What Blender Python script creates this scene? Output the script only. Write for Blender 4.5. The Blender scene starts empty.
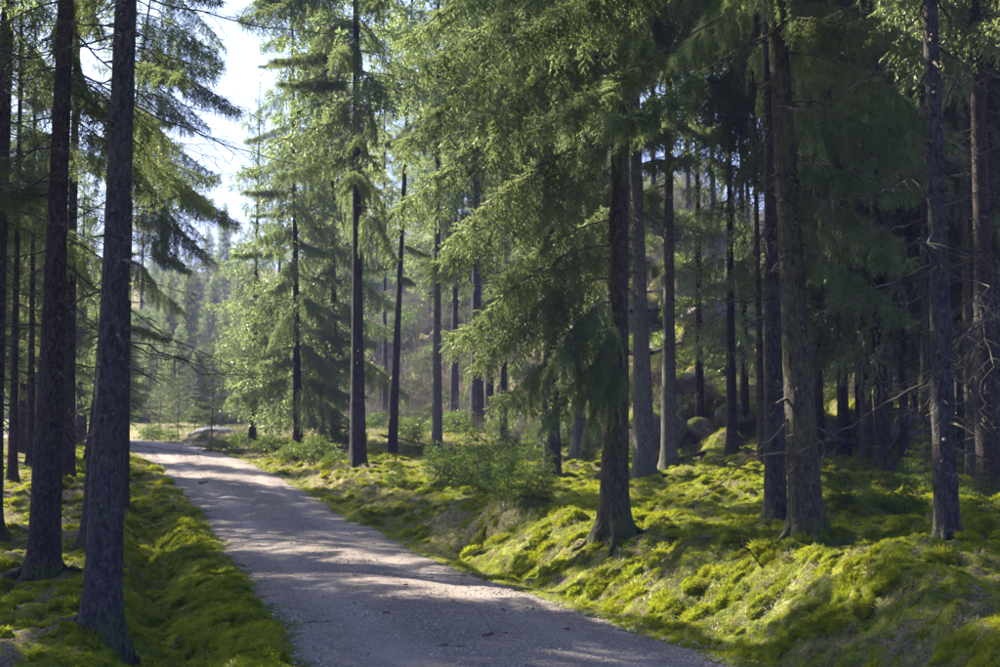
import bpy, math, random
import numpy as np
from mathutils import Vector, Matrix

# ------------------------------------------------------------------ camera, sky, sun, exposure
SC = bpy.context.scene
COL = SC.collection
R = math.radians
F_PX, CAM_H, PITCH = 1389.0, 1.6, R(4.15)
cam_d = bpy.data.cameras.new("camera")
cam_d.sensor_width = 36.0
cam_d.lens = 50.0
cam_d.clip_end = 3000
cam_d.clip_start = 0.05
cam_d.dof.use_dof = True
cam_d.dof.focus_distance = 14.0
cam_d.dof.aperture_fstop = 3.6
cam = bpy.data.objects.new("camera", cam_d)
cam.location = (0, 0, CAM_H)
cam.rotation_euler = (math.pi / 2 + PITCH, 0, 0)
COL.objects.link(cam)
SC.camera = cam

SUN_AZ, SUN_EL = -52.0, 40.0          # degrees; azimuth measured from +Y towards +X
world = bpy.data.worlds.new("World")
SC.world = world
world.use_nodes = True
wn = world.node_tree.nodes
wl = world.node_tree.links
bg = wn["Background"]
sky = wn.new("ShaderNodeTexSky")
sky.sky_type = 'NISHITA'
sky.sun_disc = False
sky.sun_elevation = R(SUN_EL)
sky.sun_rotation = R(SUN_AZ)
sky.air_density = 1.1
sky.dust_density = 4.0
sky.ozone_density = 9.0
wl.new(sky.outputs[0], bg.inputs[0])
bg.inputs[1].default_value = 0.08
sun_d = bpy.data.lights.new("sun", 'SUN')
sun_d.energy = 5.0
sun_d.angle = R(0.55)
sun_d.color = (1.0, 0.91, 0.70)
sun = bpy.data.objects.new("sun", sun_d)
sd = Vector((math.sin(R(SUN_AZ)) * math.cos(R(SUN_EL)), math.cos(R(SUN_AZ)) * math.cos(R(SUN_EL)), math.sin(R(SUN_EL))))
sun.rotation_euler = sd.to_track_quat('Z', 'Y').to_euler()
sun.location = (-20, 20, 30)
COL.objects.link(sun)
SC.view_settings.view_transform = 'Standard'
SC.view_settings.look = 'None'
SC.view_settings.exposure = 2.2
SC.view_settings.gamma = 1.0
SC.cycles.max_bounces = 6
SC.cycles.diffuse_bounces = 3
SC.cycles.glossy_bounces = 1
SC.cycles.transmission_bounces = 3
SC.cycles.transparent_max_bounces = 4
SC.cycles.volume_bounces = 0
SC.cycles.caustics_reflective = False
SC.cycles.caustics_refractive = False
SC.cycles.use_adaptive_sampling = True
SC.cycles.adaptive_threshold = 0.01
SC.cycles.use_denoising = True
SC.cycles.sample_clamp_indirect = 3.0

# ------------------------------------------------------------------ numpy helpers
RNG = np.random.default_rng(7)


def hash2(ix, iy, seed):
    n = (ix.astype(np.int64) * 374761393 + iy.astype(np.int64) * 668265263 + seed * 1442695041) & 0xFFFFFFFF
    n = ((n ^ (n >> 13)) * 1274126177) & 0xFFFFFFFF
    n = n ^ (n >> 16)
    return (n & 0xFFFFFF) / float(0xFFFFFF)


def vnoise(x, y, seed=0):
    x = np.asarray(x, float); y = np.asarray(y, float)
    ix = np.floor(x); iy = np.floor(y)
    fx = x - ix; fy = y - iy
    fx = fx * fx * fx * (fx * (fx * 6 - 15) + 10); fy = fy * fy * fy * (fy * (fy * 6 - 15) + 10)
    a = hash2(ix, iy, seed); b = hash2(ix + 1, iy, seed); c = hash2(ix, iy + 1, seed); d = hash2(ix + 1, iy + 1, seed)
    return (a + (b - a) * fx) * (1 - fy) + (c + (d - c) * fx) * fy


def fbm(x, y, seed=0, octs=4):
    s = 0; amp = 0.5; t = 0
    for i in range(octs):
        c, sn = math.cos(0.7 * i + .3), math.sin(0.7 * i + .3)
        s = s + amp * vnoise((x * c - y * sn) * 2 ** i + 13 * i, (x * sn + y * c) * 2 ** i, seed + i)
        t += amp; amp *= 0.5
    return s / t


def sstep(a, b, x):
    t = np.clip((np.asarray(x, float) - a) / (b - a), 0, 1)
    return t * t * (3 - 2 * t)


def norm(v):
    return v / np.maximum(np.linalg.norm(v, axis=-1, keepdims=True), 1e-9)


class Geo:
    """collects vertices and faces (triangles and quads) with material slots"""
    def __init__(self):
        self.V = []; self.F = []; self.n = 0

    def add(self, V, F, mat=0, smooth=False):
        V = np.asarray(V, np.float32).reshape(-1, 3)
        self.V.append(V)
        self.F.append((np.asarray(F, np.int32) + self.n, mat, smooth))
        self.n += len(V)

    def mesh(self, name, mats):
        V = np.concatenate(self.V)
        me = bpy.data.meshes.new(name)
        me.vertices.add(len(V)); me.vertices.foreach_set("co", V.ravel())
        nl = sum(f.size for f, _, _ in self.F); nf = sum(len(f) for f, _, _ in self.F)
        me.loops.add(nl); me.polygons.add(nf)
        me.loops.foreach_set("vertex_index", np.concatenate([f.ravel() for f, _, _ in self.F]))
        tot = np.concatenate([np.full(len(f), f.shape[1], np.int32) for f, _, _ in self.F])
        st = np.concatenate([[0], np.cumsum(tot)[:-1]]).astype(np.int32)
        me.polygons.foreach_set("loop_start", st)
        me.polygons.foreach_set("material_index", np.concatenate([np.full(len(f), m, np.int32) for f, m, _ in self.F]))
        me.polygons.foreach_set("use_smooth", np.concatenate([np.full(len(f), s, bool) for f, _, s in self.F]))
        for m in mats:
            me.materials.append(m)
        me.update(calc_edges=True)
        return me


def tubes(P, Rr, k=4):
    """P (m,n,3), Rr (m,n): m tubes of n rings of k sides"""
    P = np.asarray(P, float); Rr = np.asarray(Rr, float)
    if P.ndim == 2:
        P = P[None]; Rr = Rr[None]
    m, n, _ = P.shape
    T = norm(np.gradient(P, axis=1))
    ref = np.where(np.abs(T[:, :1, 2:3]) > 0.8, np.array([1., 0, 0]), np.array([0, 0, 1.]))
    A = norm(np.cross(T, np.broadcast_to(ref, T.shape))); B = np.cross(T, A)
    ang = np.arange(k) * 2 * math.pi / k
    V = P[:, :, None] + Rr[:, :, None, None] * (A[:, :, None] * np.cos(ang)[None, None, :, None] + B[:, :, None] * np.sin(ang)[None, None, :, None])
    i = np.arange(m)[:, None, None] * n * k; j = np.arange(n - 1)[None, :, None] * k; q = np.arange(k)[None, None, :]
    q2 = (q + 1) % k
    F = np.stack([i + j + q, i + j + q2, i + j + k + q2, i + j + k + q], -1).reshape(-1, 4)
    return V.reshape(-1, 3), F


# ------------------------------------------------------------------ terrain
_ry = np.array([-60, 0, 9.5, 12.3, 18, 24, 33, 42, 52, 58, 61, 64, 70, 400])
_rz = np.array([0, 0, 0.0, 0.015, 0.03, .218, .84, 1.237, 1.42, 1.6, 1.8, 1.9, 2.0, 2.2])
_rl = np.array([.6, -.1, -1.33, -1.98, -3.48, -5.1, -8.1, -11.4, -17.5, -26, -38, -60, -150, -400])
_rr = np.array([4.1, 3.4, 1.8, .90, -.95, -2.62, -5.62, -8.9, -13.6, -20, -31, -48, -120, -300])
_yy = np.linspace(-60, 400, 4601)


def _sm(a, w=41):
    k = np.hanning(w); k /= k.sum()
    return np.convolve(np.pad(a, (w // 2, w // 2), mode='edge'), k, 'valid')


_XC = _sm(np.interp(_yy, _ry, (_rl + _rr) / 2)); _HW = _sm(np.interp(_yy, _ry, (_rr - _rl) / 2)); _ZR = _sm(np.interp(_yy, _ry, _rz), 61)
_SL = np.gradient(_XC, _yy)


def road_at(Y):
    return np.interp(Y, _yy, _XC), np.interp(Y, _yy, _HW), np.interp(Y, _yy, _ZR), np.interp(Y, _yy, _SL)


def lateral(X, Y):
    xc, hw, zr, sl = road_at(Y)
    c = 1 / np.sqrt(1 + sl * sl)
    wob = 0.10 * (fbm(X * .0 + Y * 1.1, Y * .0 + 3.0, 91, 3) - .5)
    s = (X - xc) * c
    return s, hw * c + wob * 1.4, zr


MOUNDS = [(.25, 18.9, .34, .50), (-.33, 18.1, -.24, .30), (.85, 17.9, .12, .5), (-2.0, 23.2, .22, .5), (-2.55, 22.4, -.12, .3), (2.3, 17.6, .16, .6), (4.2, 17.0, .2, .8), (3.4, 10.9, .12, .5), (4.9, 11.6, .14, .6), (3.6, 22, .25, .9)]


def terrain(X, Y, detail=True):
    X = np.asarray(X, float); Y = np.asarray(Y, float)
    s, hw, zr = lateral(X, Y)
    eR = s - hw; eL = -s - hw
    a = X / np.maximum(np.abs(Y), 8)
    # right bank and floor
    H = np.interp(Y, [0, 10, 15, 19, 24, 30, 40], [.50, .52, .50, .40, .26, .16, .12])
    right = sstep(.25, 1.45, eR) * H + .028 * np.clip(eR - 1.2, 0, 12) - .05 * np.exp(-((eR - .22) / .12) ** 2)
    # left verge, ditch, floor
    left = -.34 * np.exp(-((eL - .95) / .36) ** 2) * sstep(34, 20, Y) - .05 * sstep(1.2, 2.0, eL) * sstep(30, 18, Y)
    z = zr + np.where(eR > 0, right, 0) + np.where(eL > 0, left, 0)
    z = z - 0.035 * sstep(.06, -.05, np.maximum(eR, eL)) + .012 * np.where((eR < 0) & (eL < 0), 0, 1)
    off = sstep(.0, .5, np.maximum(eR, eL))
    # a mossy mound with a hollow at its roadward side, and a few smaller knolls
    for mx, my, mh, mr in MOUNDS:
        z = z + mh * np.exp(-(((X - mx) / mr) ** 2 + ((Y - my) / (mr * 1.3)) ** 2) ** 1.6)
    # hillside
    Y0 = np.interp(a, [-.45, -.30, -.16, -.06, .03, .09, .13, .3], [74, 70, 60, 48, 38, 31, 28, 24])
    r = np.clip(Y - Y0, 0, None)
    slope = np.interp(a, [-.3, -.1, .05, .12, .2, .35], [.30, .30, .28, .34, .22, .15])
    hill = 26 * (1 - np.exp(-slope * np.clip(r - 1.2, 0, None) / 26)) * sstep(0, 8, r)
    ter = (fbm(X * .22, Y * .22, 5, 4) - .5) * 3.2
    z = z + hill + ter * sstep(1, 12, r) * .5 + (np.abs(fbm(X * .7, Y * .7, 8, 4) - .5) * 2.6 + (fbm(X * 2.1, Y * 2.1, 9, 3) - .5) * .8) * sstep(0, 6, r)
    # back-left gentle floor
    back = sstep(40, 300, np.hypot(X, Y)) * 2
    z = z + off * back * 0
    if detail:
        fine = (fbm(X * .55, Y * .55, 21, 3) - .5) * .36
        hum = fbm(X * 1.7, Y * 1.7, 31, 3)
        hum = (1 - np.abs(2 * hum - 1) * 2.2)
        hum2 = fbm(X * 5.0 + 3, Y * 5.0, 41, 3)
        hum2 = np.abs(2 * hum2 - 1)
        hum3 = fbm(X * 13, Y * 13, 51, 2) - .5
        amp = off * sstep(.05, 1.0, np.where(eR > 0, eR, eL))
        bank = np.exp(-((eR - 1.0) / .8) ** 2) * (eR > 0)
        z = z + amp * (fine + .070 * hum) + off * ((.12 + .04 * bank) * (hum2 - .2) * .8 + .05 * hum3)
    return z


def pix_ray(px, py):
    u = (px - 500) / F_PX; v = (333.5 - py) / F_PX
    c, s = math.cos(PITCH), math.sin(PITCH)
    d = np.array([u, c - v * s, s + v * c])
    return d / d[1]


def at_depth(px, py, Y):
    d = pix_ray(px, py)
    return d[0] * Y, CAM_H + d[2] * Y


_march = np.concatenate([np.arange(5, 60, .04), np.arange(60, 200, .3)])


def on_ground(px, py, far=None):
    """where the line of sight through a point of the photograph meets the ground"""
    d = pix_ray(px, py)
    X = d[0] * _march; Z = CAM_H + d[2] * _march
    g = terrain(X, _march, False)
    hit = np.nonzero(g > Z)[0]
    i = hit[0] if len(hit) else len(_march) - 1
    if far is not None and _march[i] > far:
        return at_depth(px, py, far)[0], far
    return float(X[i]), float(_march[i])


def gz(x, y):
    return float(terrain(np.array([x]), np.array([y]))[0])


# ------------------------------------------------------------------ materials
def new_mat(name):
    m = bpy.data.materials.new(name); m.use_nodes = True
    nt = m.node_tree; nt.nodes.clear()
    return m, nt


class NT:
    def __init__(self, nt):
        self.nt = nt

    def n(self, t, **kw):
        x = self.nt.nodes.new(t)
        for k, v in kw.items():
            if k.startswith("i_"):
                key = k[2:]
                x.inputs[int(key) if key.isdigit() else key.replace("_", " ")].default_value = v
            else:
                setattr(x, k, v)
        return x

    def l(self, a, b):
        self.nt.links.new(a, b)

    def noise(self, vec, scale, detail=4, rough=.55, dist=0.0):
        x = self.n("ShaderNodeTexNoise"); x.inputs["Scale"].default_value = scale
        x.inputs["Detail"].default_value = detail; x.inputs["Roughness"].default_value = rough
        x.inputs["Distortion"].default_value = dist
        if vec is not None:
            self.l(vec, x.inputs["Vector"])
        return x.outputs["Fac"]

    def ramp(self, fac, stops):
        x = self.n("ShaderNodeValToRGB"); cr = x.color_ramp
        while len(cr.elements) < len(stops):
            cr.elements.new(0.5)
        for e, (p, c) in zip(cr.elements, stops):
            e.position = p; e.color = (*c, 1) if len(c) == 3 else c
        self.l(fac, x.inputs[0])
        return x.outputs[0]

    def mix(self, fac, a, b, mode='MIX'):
        x = self.n("ShaderNodeMix", data_type='RGBA', blend_type=mode)
        for s, v in ((0, fac), (6, a), (7, b)):
            if isinstance(v, (tuple, list)):
                x.inputs[s].default_value = (*v, 1)
            elif isinstance(v, (int, float)):
                x.inputs[s].default_value = v
            else:
                self.l(v, x.inputs[s])
        return x.outputs[2]

    def math(self, op, a, b=None, c=None, clamp=False):
        x = self.n("ShaderNodeMath", operation=op, use_clamp=clamp)
        for s, v in enumerate((a, b, c)):
            if v is None: continue
            if isinstance(v, (int, float)): x.inputs[s].default_value = v
            else: self.l(v, x.inputs[s])
        return x.outputs[0]

    def step(self, v, a, b):
        x = self.n("ShaderNodeMapRange", interpolation_type='SMOOTHSTEP')
        x.inputs[1].default_value = a; x.inputs[2].default_value = b
        self.l(v, x.inputs[0])
        return x.outputs[0]

    def bump(self, h, strength, dist):
        x = self.n("ShaderNodeBump"); x.inputs["Strength"].default_value = strength; x.inputs["Distance"].default_value = dist
        self.l(h, x.inputs["Height"])
        return x.outputs[0]

    def out(self, sh):
        o = self.n("ShaderNodeOutputMaterial"); self.l(sh, o.inputs[0])

    def bsdf(self, color, rough=.9, normal=None, spec=.2):
        b = self.n("ShaderNodeBsdfPrincipled")
        b.inputs["Roughness"].default_value = rough
        b.inputs["Specular IOR Level"].default_value = spec
        if isinstance(color, (tuple, list)): b.inputs["Base Color"].default_value = (*color, 1)
        else: self.l(color, b.inputs["Base Color"])
        if normal is not None: self.l(normal, b.inputs["Normal"])
        return b.outputs[0]


def foliage_mat(name, dark, light, trans, tf=.45, scale=1.6, gloss=.05):
    m, nt = new_mat(name); g = NT(nt)
    geo = g.n("ShaderNodeNewGeometry").outputs["Position"]
    oi = g.n("ShaderNodeObjectInfo").outputs["Random"]
    f = g.noise(geo, scale, 3)
    f2 = g.noise(geo, scale * 14, 2)
    fac = g.math('ADD', g.math('MULTIPLY', f, .55), g.math('MULTIPLY', f2, .45))
    fac = g.step(fac, .34, .66)
    col = g.mix(fac, dark, light)
    hs = g.n("ShaderNodeHueSaturation"); hs.inputs["Saturation"].default_value = 1
    g.l(g.math('MULTIPLY_ADD', oi, .03, .485), hs.inputs["Hue"])
    g.l(g.math('MULTIPLY_ADD', oi, .4, .8), hs.inputs["Value"])
    g.l(col, hs.inputs["Color"])
    d = g.n("ShaderNodeBsdfDiffuse"); g.l(hs.outputs[0], d.inputs[0])
    t = g.n("ShaderNodeBsdfTranslucent")
    g.l(g.mix(.5, hs.outputs[0], trans), t.inputs[0])
    mx = g.n("ShaderNodeMixShader"); mx.inputs[0].default_value = tf
    g.l(d.outputs[0], mx.inputs[1]); g.l(t.outputs[0], mx.inputs[2])
    gl = g.n("ShaderNodeBsdfGlossy"); gl.inputs["Roughness"].default_value = .42; gl.inputs[0].default_value = (.9, .95, .8, 1)
    m2 = g.n("ShaderNodeMixShader"); m2.inputs[0].default_value = gloss
    g.l(mx.outputs[0], m2.inputs[1]); g.l(gl.outputs[0], m2.inputs[2])
    g.out(m2.outputs[0])
    return m


M_NEEDLE = foliage_mat("spruce_needles", (.040, .076, .040), (.205, .262, .118), (.50, .62, .20), .48, 1.6, .06)
M_NEEDLE_PALE = foliage_mat("pine_needles", (.07, .12, .05), (.15, .2, .08), (.26, .34, .1), .4)
M_MOSS = foliage_mat("moss_strands", (.045, .080, .010), (.31, .325, .024), (.58, .62, .03), .42, .9, 0.0)
M_SAPLING = foliage_mat("sapling_needles", (.034, .062, .020), (.105, .155, .040), (.28, .40, .07), .40, 1.6, 0.0)
M_STRAW = foliage_mat("dry_grass_blades", (.15, .13, .07), (.32, .28, .15), (.34, .29, .12), .35, 2.0)
M_LEAF = foliage_mat("undergrowth_leaves", (.045, .085, .018), (.12, .17, .03), (.26, .36, .05), .42, 2.4)


def bark_mat(name, c1, c2, lichen, lich_amt=.5, scale=1.0):
    m, nt = new_mat(name); g = NT(nt)
    tc = g.n("ShaderNodeTexCoord").outputs["Object"]
    mp = g.n("ShaderNodeMapping"); mp.inputs["Scale"].default_value = (1, 1, .38); g.l(tc, mp.inputs[0])
    v = g.n("ShaderNodeTexVoronoi", feature='DISTANCE_TO_EDGE'); v.inputs["Scale"].default_value = 46 * scale
    wob = g.n("ShaderNodeVectorMath", operation='ADD')
    nz = g.n("ShaderNodeTexNoise"); nz.inputs["Scale"].default_value = 16; g.l(tc, nz.inputs["Vector"])
    sc = g.n("ShaderNodeVectorMath", operation='SCALE'); sc.inputs[3].default_value = .035; g.l(nz.outputs["Color"], sc.inputs[0])
    g.l(mp.outputs[0], wob.inputs[0]); g.l(sc.outputs[0], wob.inputs[1]); g.l(wob.outputs[0], v.inputs["Vector"])
    plate = g.step(v.outputs["Distance"], .0, .16)
    big = g.noise(tc, 2.2, 4); mid = g.noise(mp.outputs[0], 30, 4, .65); fin = g.noise(tc, 90, 2)
    col = g.mix(g.step(mid, .36, .64), c1, c2)
    col = g.mix(g.math('MULTIPLY', g.math('SUBTRACT', 1.0, plate), .35), col, tuple(x * .6 for x in c1))
    lf = g.math('MULTIPLY', g.step(g.math('ADD', g.math('MULTIPLY', big, .6), g.math('MULTIPLY', mid, .4)), .46, .60), lich_amt)
    col = g.mix(lf, col, lichen)
    sp = g.step(g.noise(tc, 26, 2, .4), .63, .68)
    col = g.mix(g.math('MULTIPLY', sp, .25), col, (.22, .24, .20))
    # moss climbing the foot of the trunk
    sx = g.n("ShaderNodeSeparateXYZ"); g.l(tc, sx.inputs[0])
    ft = g.math('ADD', sx.outputs[2], g.math('MULTIPLY', g.noise(tc, 5, 3), -1.1))
    mf = g.math('MULTIPLY', g.math('MULTIPLY', g.step(ft, -.10, -.5), g.step(mid, .40, .62)), .75)
    col = g.mix(mf, col, (.09, .12, .022))
    h = g.math('ADD', g.math('MULTIPLY', plate, .6), g.math('ADD', g.math('MULTIPLY', mid, .7), g.math('MULTIPLY', fin, .2)))
    g.out(g.bsdf(col, .92, g.bump(h, .9, .014), .15))
    return m


M_BARK = bark_mat("spruce_bark_grey", (.044, .039, .043), (.10, .089, .094), (.085, .10, .072), .35)
M_BARK_PALE = bark_mat("spruce_bark_pale", (.10, .095, .093), (.20, .19, .185), (.17, .185, .13), .4)
M_BARK_GREEN = bark_mat("spruce_bark_lichen", (.06, .052, .040), (.115, .102, .078), (.125, .135, .055), .5)
M_BARK_BROWN = bark_mat("spruce_bark_brown", (.036, .029, .030), (.082, .066, .062), (.072, .082, .058), .3)
M_TWIG = new_mat("twig_bark")
g = NT(M_TWIG[1]); M_TWIG = M_TWIG[0]
tc = g.n("ShaderNodeNewGeometry").outputs["Position"]
g.out(g.bsdf(g.mix(g.step(g.noise(tc, 20, 2), .4, .6), (.07, .055, .042), (.17, .145, .115)), .9))
M_DEAD = new_mat("dead_twig_bark")
g = NT(M_DEAD[1]); M_DEAD = M_DEAD[0]
tc = g.n("ShaderNodeNewGeometry").outputs["Position"]
c = g.mix(g.step(g.noise(tc, 3, 3), .42, .6), (.05, .042, .038), (.13, .115, .10))
g.out(g.bsdf(g.mix(g.step(g.noise(tc, 9, 2), .60, .66), c, (.13, .155, .085)), .9))
M_PALE = new_mat("pale_bare_twigs")
g = NT(M_PALE[1]); M_PALE = M_PALE[0]
tc = g.n("ShaderNodeNewGeometry").outputs["Position"]
g.out(g.bsdf(g.mix(g.step(g.noise(tc, 4, 3), .4, .62), (.16, .13, .10), (.40, .35, .28)), .9))

# ground
M_GROUND, nt = new_mat("forest_floor"); g = NT(nt)
geo = g.n("ShaderNodeNewGeometry"); pos = geo.outputs["Position"]
at = g.n("ShaderNodeAttribute", attribute_name="moss").outputs["Fac"]
at2 = g.n("ShaderNodeAttribute", attribute_name="dry").outputs["Fac"]
n1 = g.noise(pos, 1.3, 5, .6); n2 = g.noise(pos, 7, 5, .65, .3); n3 = g.noise(pos, 42, 4, .7); n4 = g.noise(pos, 160, 2)
litter = g.mix(g.step(n3, .38, .64), (.075, .056, .042), (.25, .195, .15))
litter = g.mix(g.step(n4, .62, .7), litter, (.32, .26, .20))
moss = g.mix(g.step(n2, .36, .62), (.05, .075, .012), (.17, .19, .022))
moss = g.mix(g.step(n3, .5, .72), moss, (.24, .25, .035))
strawc = g.mix(g.step(n3, .35, .65), (.15, .13, .06), (.34, .30, .17))
k = g.math('ADD', at, g.math('MULTIPLY', g.math('SUBTRACT', g.math('ADD', g.math('MULTIPLY', n2, .55), g.math('MULTIPLY', n1, .45)), .5), 2.6))
col = g.mix(g.step(k, .35, .6), litter, moss)
k2 = g.math('ADD', at2, g.math('MULTIPLY', g.math('SUBTRACT', n2, .5), 2.0))
col = g.mix(g.step(k2, .4, .75), col, strawc)
h = g.math('ADD', g.math('MULTIPLY', n3, .7), g.math('ADD', g.math('MULTIPLY', n4, .25), g.math('MULTIPLY', n2, 1.2)))
g.out(g.bsdf(col, .95, g.bump(h, .9, .035), .1))

M_ROAD, nt = new_mat("gravel_road_surface"); g = NT(nt)
geo = g.n("ShaderNodeNewGeometry"); pos = geo.outputs["Position"]
tr = g.n("ShaderNodeAttribute", attribute_name="track").outputs["Fac"]
n1 = g.noise(pos, .9, 4, .6); n2 = g.noise(pos, 6, 4, .6); n3 = g.noise(pos, 60, 3, .75)
vo = g.n("ShaderNodeTexVoronoi"); vo.inputs["Scale"].default_value = 75; g.l(pos, vo.inputs["Vector"])
vo2 = g.n("ShaderNodeTexVoronoi"); vo2.inputs["Scale"].default_value = 34; g.l(pos, vo2.inputs["Vector"])
base = g.mix(g.step(n1, .35, .65), (.155, .124, .118), (.215, .176, .167))
sep = g.n("ShaderNodeSeparateColor"); g.l(vo.outputs["Color"], sep.inputs[0])
grain = g.mix(g.step(sep.outputs[0], .15, .95), (.08, .068, .066), (.44, .39, .375))
col = g.mix(g.math('MULTIPLY_ADD', g.step(n2, .3, .7), .25, .24), base, grain)
sep2 = g.n("ShaderNodeSeparateColor"); g.l(vo2.outputs["Color"], sep2.inputs[0])
col = g.mix(g.math('MULTIPLY', g.step(sep2.outputs[1], .80, .95), .55), col, (.075, .065, .06))
col = g.mix(g.math('MULTIPLY', tr, .38), col, (.36, .31, .30))
col = g.mix(g.step(g.math('ADD', n2, g.math('MULTIPLY', g.n("ShaderNodeAttribute", attribute_name="edge").outputs["Fac"], .55)), .80, .98), col, (.10, .10, .035))
hh = g.math('ADD', g.math('MULTIPLY', vo.outputs["Distance"], -.5), g.math('ADD', g.math('MULTIPLY', n3, .6), g.math('MULTIPLY', n2, 1.0)))
g.out(g.bsdf(col, .93, g.bump(hh, .8, .02), .25))

M_STONE, nt = new_mat("gravel_stone"); g = NT(nt)
pos = g.n("ShaderNodeNewGeometry").outputs["Position"]
g.out(g.bsdf(g.ramp(g.noise(pos, 31, 1), [(.3, (.10, .09, .09)), (.48, (.26, .23, .22)), (.65, (.48, .44, .42))]), .85, None, .3))

M_ROCK, nt = new_mat("mossy_granite"); g = NT(nt)
geo = g.n("ShaderNodeNewGeometry"); pos = geo.outputs["Position"]
sx = g.n("ShaderNodeSeparateXYZ"); g.l(geo.outputs["Normal"], sx.inputs[0])
n2 = g.noise(pos, 3.2, 5, .6); n3 = g.noise(pos, 22, 4, .7)
col = g.mix(g.step(n3, .35, .65), (.10, .095, .095), (.24, .225, .22))
k = g.math('ADD', g.math('MULTIPLY', sx.outputs[2], .8), g.math('MULTIPLY', g.math('SUBTRACT', n2, .5), 3.4))
col = g.mix(g.step(k, .35, .62), col, g.mix(g.step(n3, .4, .62), (.07, .10, .018), (.18, .2, .03)))
g.out(g.bsdf(col, .9, g.bump(g.math('ADD', n2, g.math('MULTIPLY', n3, .4)), .8, .06), .2))
M_ROCKBARE, nt = new_mat("bare_granite"); g = NT(nt)
pos = g.n("ShaderNodeNewGeometry").outputs["Position"]
n2 = g.noise(pos, 2.4, 5, .6); n3 = g.noise(pos, 16, 4, .7)
col = g.mix(g.step(n3, .35, .65), (.19, .18, .185), (.36, .34, .345))
col = g.mix(g.step(n2, .52, .62), col, (.17, .15, .12))
g.out(g.bsdf(col, .9, g.bump(g.math('ADD', n2, g.math('MULTIPLY', n3, .4)), .8, .08), .2))


# ------------------------------------------------------------------ object helpers
def link(name, data, parent=None, loc=(0, 0, 0), rot=(0, 0, 0), scale=(1, 1, 1)):
    o = bpy.data.objects.new(name, data); COL.objects.link(o)
    o.location = loc; o.rotation_euler = rot; o.scale = scale
    if parent is not None: o.parent = parent
    return o


def tag(o, label=None, cat=None, group=None, kind=None):
    if label: o["label"] = label
    if cat: o["category"] = cat
    if group: o["group"] = group
    if kind: o["kind"] = kind
    return o


def thing(name, label, cat, loc, group=None, rotz=0):
    return tag(link(name, None, None, loc, (0, 0, rotz)), label, cat, group)


# ------------------------------------------------------------------ ground sheet
def grow(a, b, step, ratio, lim):
    xs = list(np.arange(a, b, step)); st = step
    while xs[-1] < lim:
        st *= ratio; xs.append(xs[-1] + st)
    return xs


xr = grow(0, 6.0, .058, 1.05, 700); xl = grow(0, 7.0, .058, 1.05, 700)
gx = np.array([-v for v in xl[:0:-1]] + xr)
gy = [7.5]
while gy[-1] < 700:
    d = gy[-1]
    gy.append(d + (.04 if d < 13 else .04 * (d / 13) ** 1.35 if d < 90 else .04 * (90 / 13) ** 1.35 * (1.09 ** (len(gy) - nfar))))
    if d < 90: nfar = len(gy)
yb = [7.5]; st = .06
while yb[-1] > -300:
    st *= 1.2; yb.append(yb[-1] - st)
gy = np.array(yb[:0:-1] + gy)
GX, GY = np.meshgrid(gx, gy)
GZ = terrain(GX, GY)
ny, nx = GX.shape
idx = np.arange(ny * nx).reshape(ny, nx)
Fq = np.stack([idx[:-1, :-1], idx[:-1, 1:], idx[1:, 1:], idx[1:, :-1]], -1).reshape(-1, 4)
G = Geo(); G.add(np.stack([GX, GY, GZ], -1), Fq, 0, True)
me = G.mesh("ground", [M_GROUND])


def moss_map(X, Y):
    s, hw, zr = lateral(X, Y); eR = s - hw; eL = -s - hw
    rmoss = .62 - .5 * sstep(6, 12, X - .05 * Y)
    lmoss = .42 + .53 * sstep(2.1, 1.5, eL)
    m = np.where(eR > 0, rmoss, lmoss)
    m = np.where(Y > 28, m * .75, m); m = np.where(Y > 50, .5, m)
    dry = np.where(eR > 0, .40 * np.exp(-((eR - .75) / .55) ** 2) + .35 * np.exp(-((eR - .9) / .8) ** 2) * (Y > 18), .0) + .9 * np.exp(-((eL - .3) / .4) ** 2) * (eL > 0) * sstep(21, 27, Y)
    dry = dry + .35 * (Y > 34)
    return m, dry


mm, dd = moss_map(GX.ravel(), GY.ravel())
for nm, arr in (("moss", mm), ("dry", dd)):
    a = me.attributes.new(nm, 'FLOAT', 'POINT'); a.data.foreach_set("value", arr.astype(np.float32))
tag(link("ground", me), kind="structure")

# road sheet
ys = np.concatenate([np.arange(-20, 7, .5), np.arange(7, 20, .05), np.arange(20, 58, .12), np.arange(58, 66, .05), np.arange(66, 90, .6)])
us = np.linspace(-1, 1, 73)
U, YY = np.meshgrid(us, ys)
xc, hw, zr, sl = road_at(YY)
wobL = 0.10 * (fbm(YY * 1.1, YY * 0 + 3.0, 91, 3) - .5) * 1.4
half = hw + (wobL + .06 + .36 * (fbm(YY * 3, U * 0 + np.sign(U) * 9, 92, 3) - .5)) * np.sqrt(1 + sl * sl)
XX = xc + U * half
prof = .035 * (1 - U ** 2) - .022 * (np.exp(-((np.abs(U) - .52) / .13) ** 2))
ZZ = zr - .012 + prof + .014 * (fbm(XX * 3, YY * 3, 71, 3) - .5) + .010 * (fbm(XX * 17, YY * 17, 72, 2) - .5) - .045 * sstep(.88, 1.0, np.abs(U)) * .8
ny, nx = XX.shape; idx = np.arange(ny * nx).reshape(ny, nx)
Fq = np.stack([idx[:-1, :-1], idx[:-1, 1:], idx[1:, 1:], idx[1:, :-1]], -1).reshape(-1, 4)
G = Geo(); G.add(np.stack([XX, YY, ZZ], -1), Fq, 0, True)
me = G.mesh("gravel_road", [M_ROAD])
a = me.attributes.new("track", 'FLOAT', 'POINT')
a.data.foreach_set("value", (np.exp(-((np.abs(U) - .5) / .14) ** 2) * (.5 + .8 * fbm(XX * 1.5, YY * .5, 73, 3))).ravel().astype(np.float32))
a = me.attributes.new("edge", 'FLOAT', 'POINT')
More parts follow.
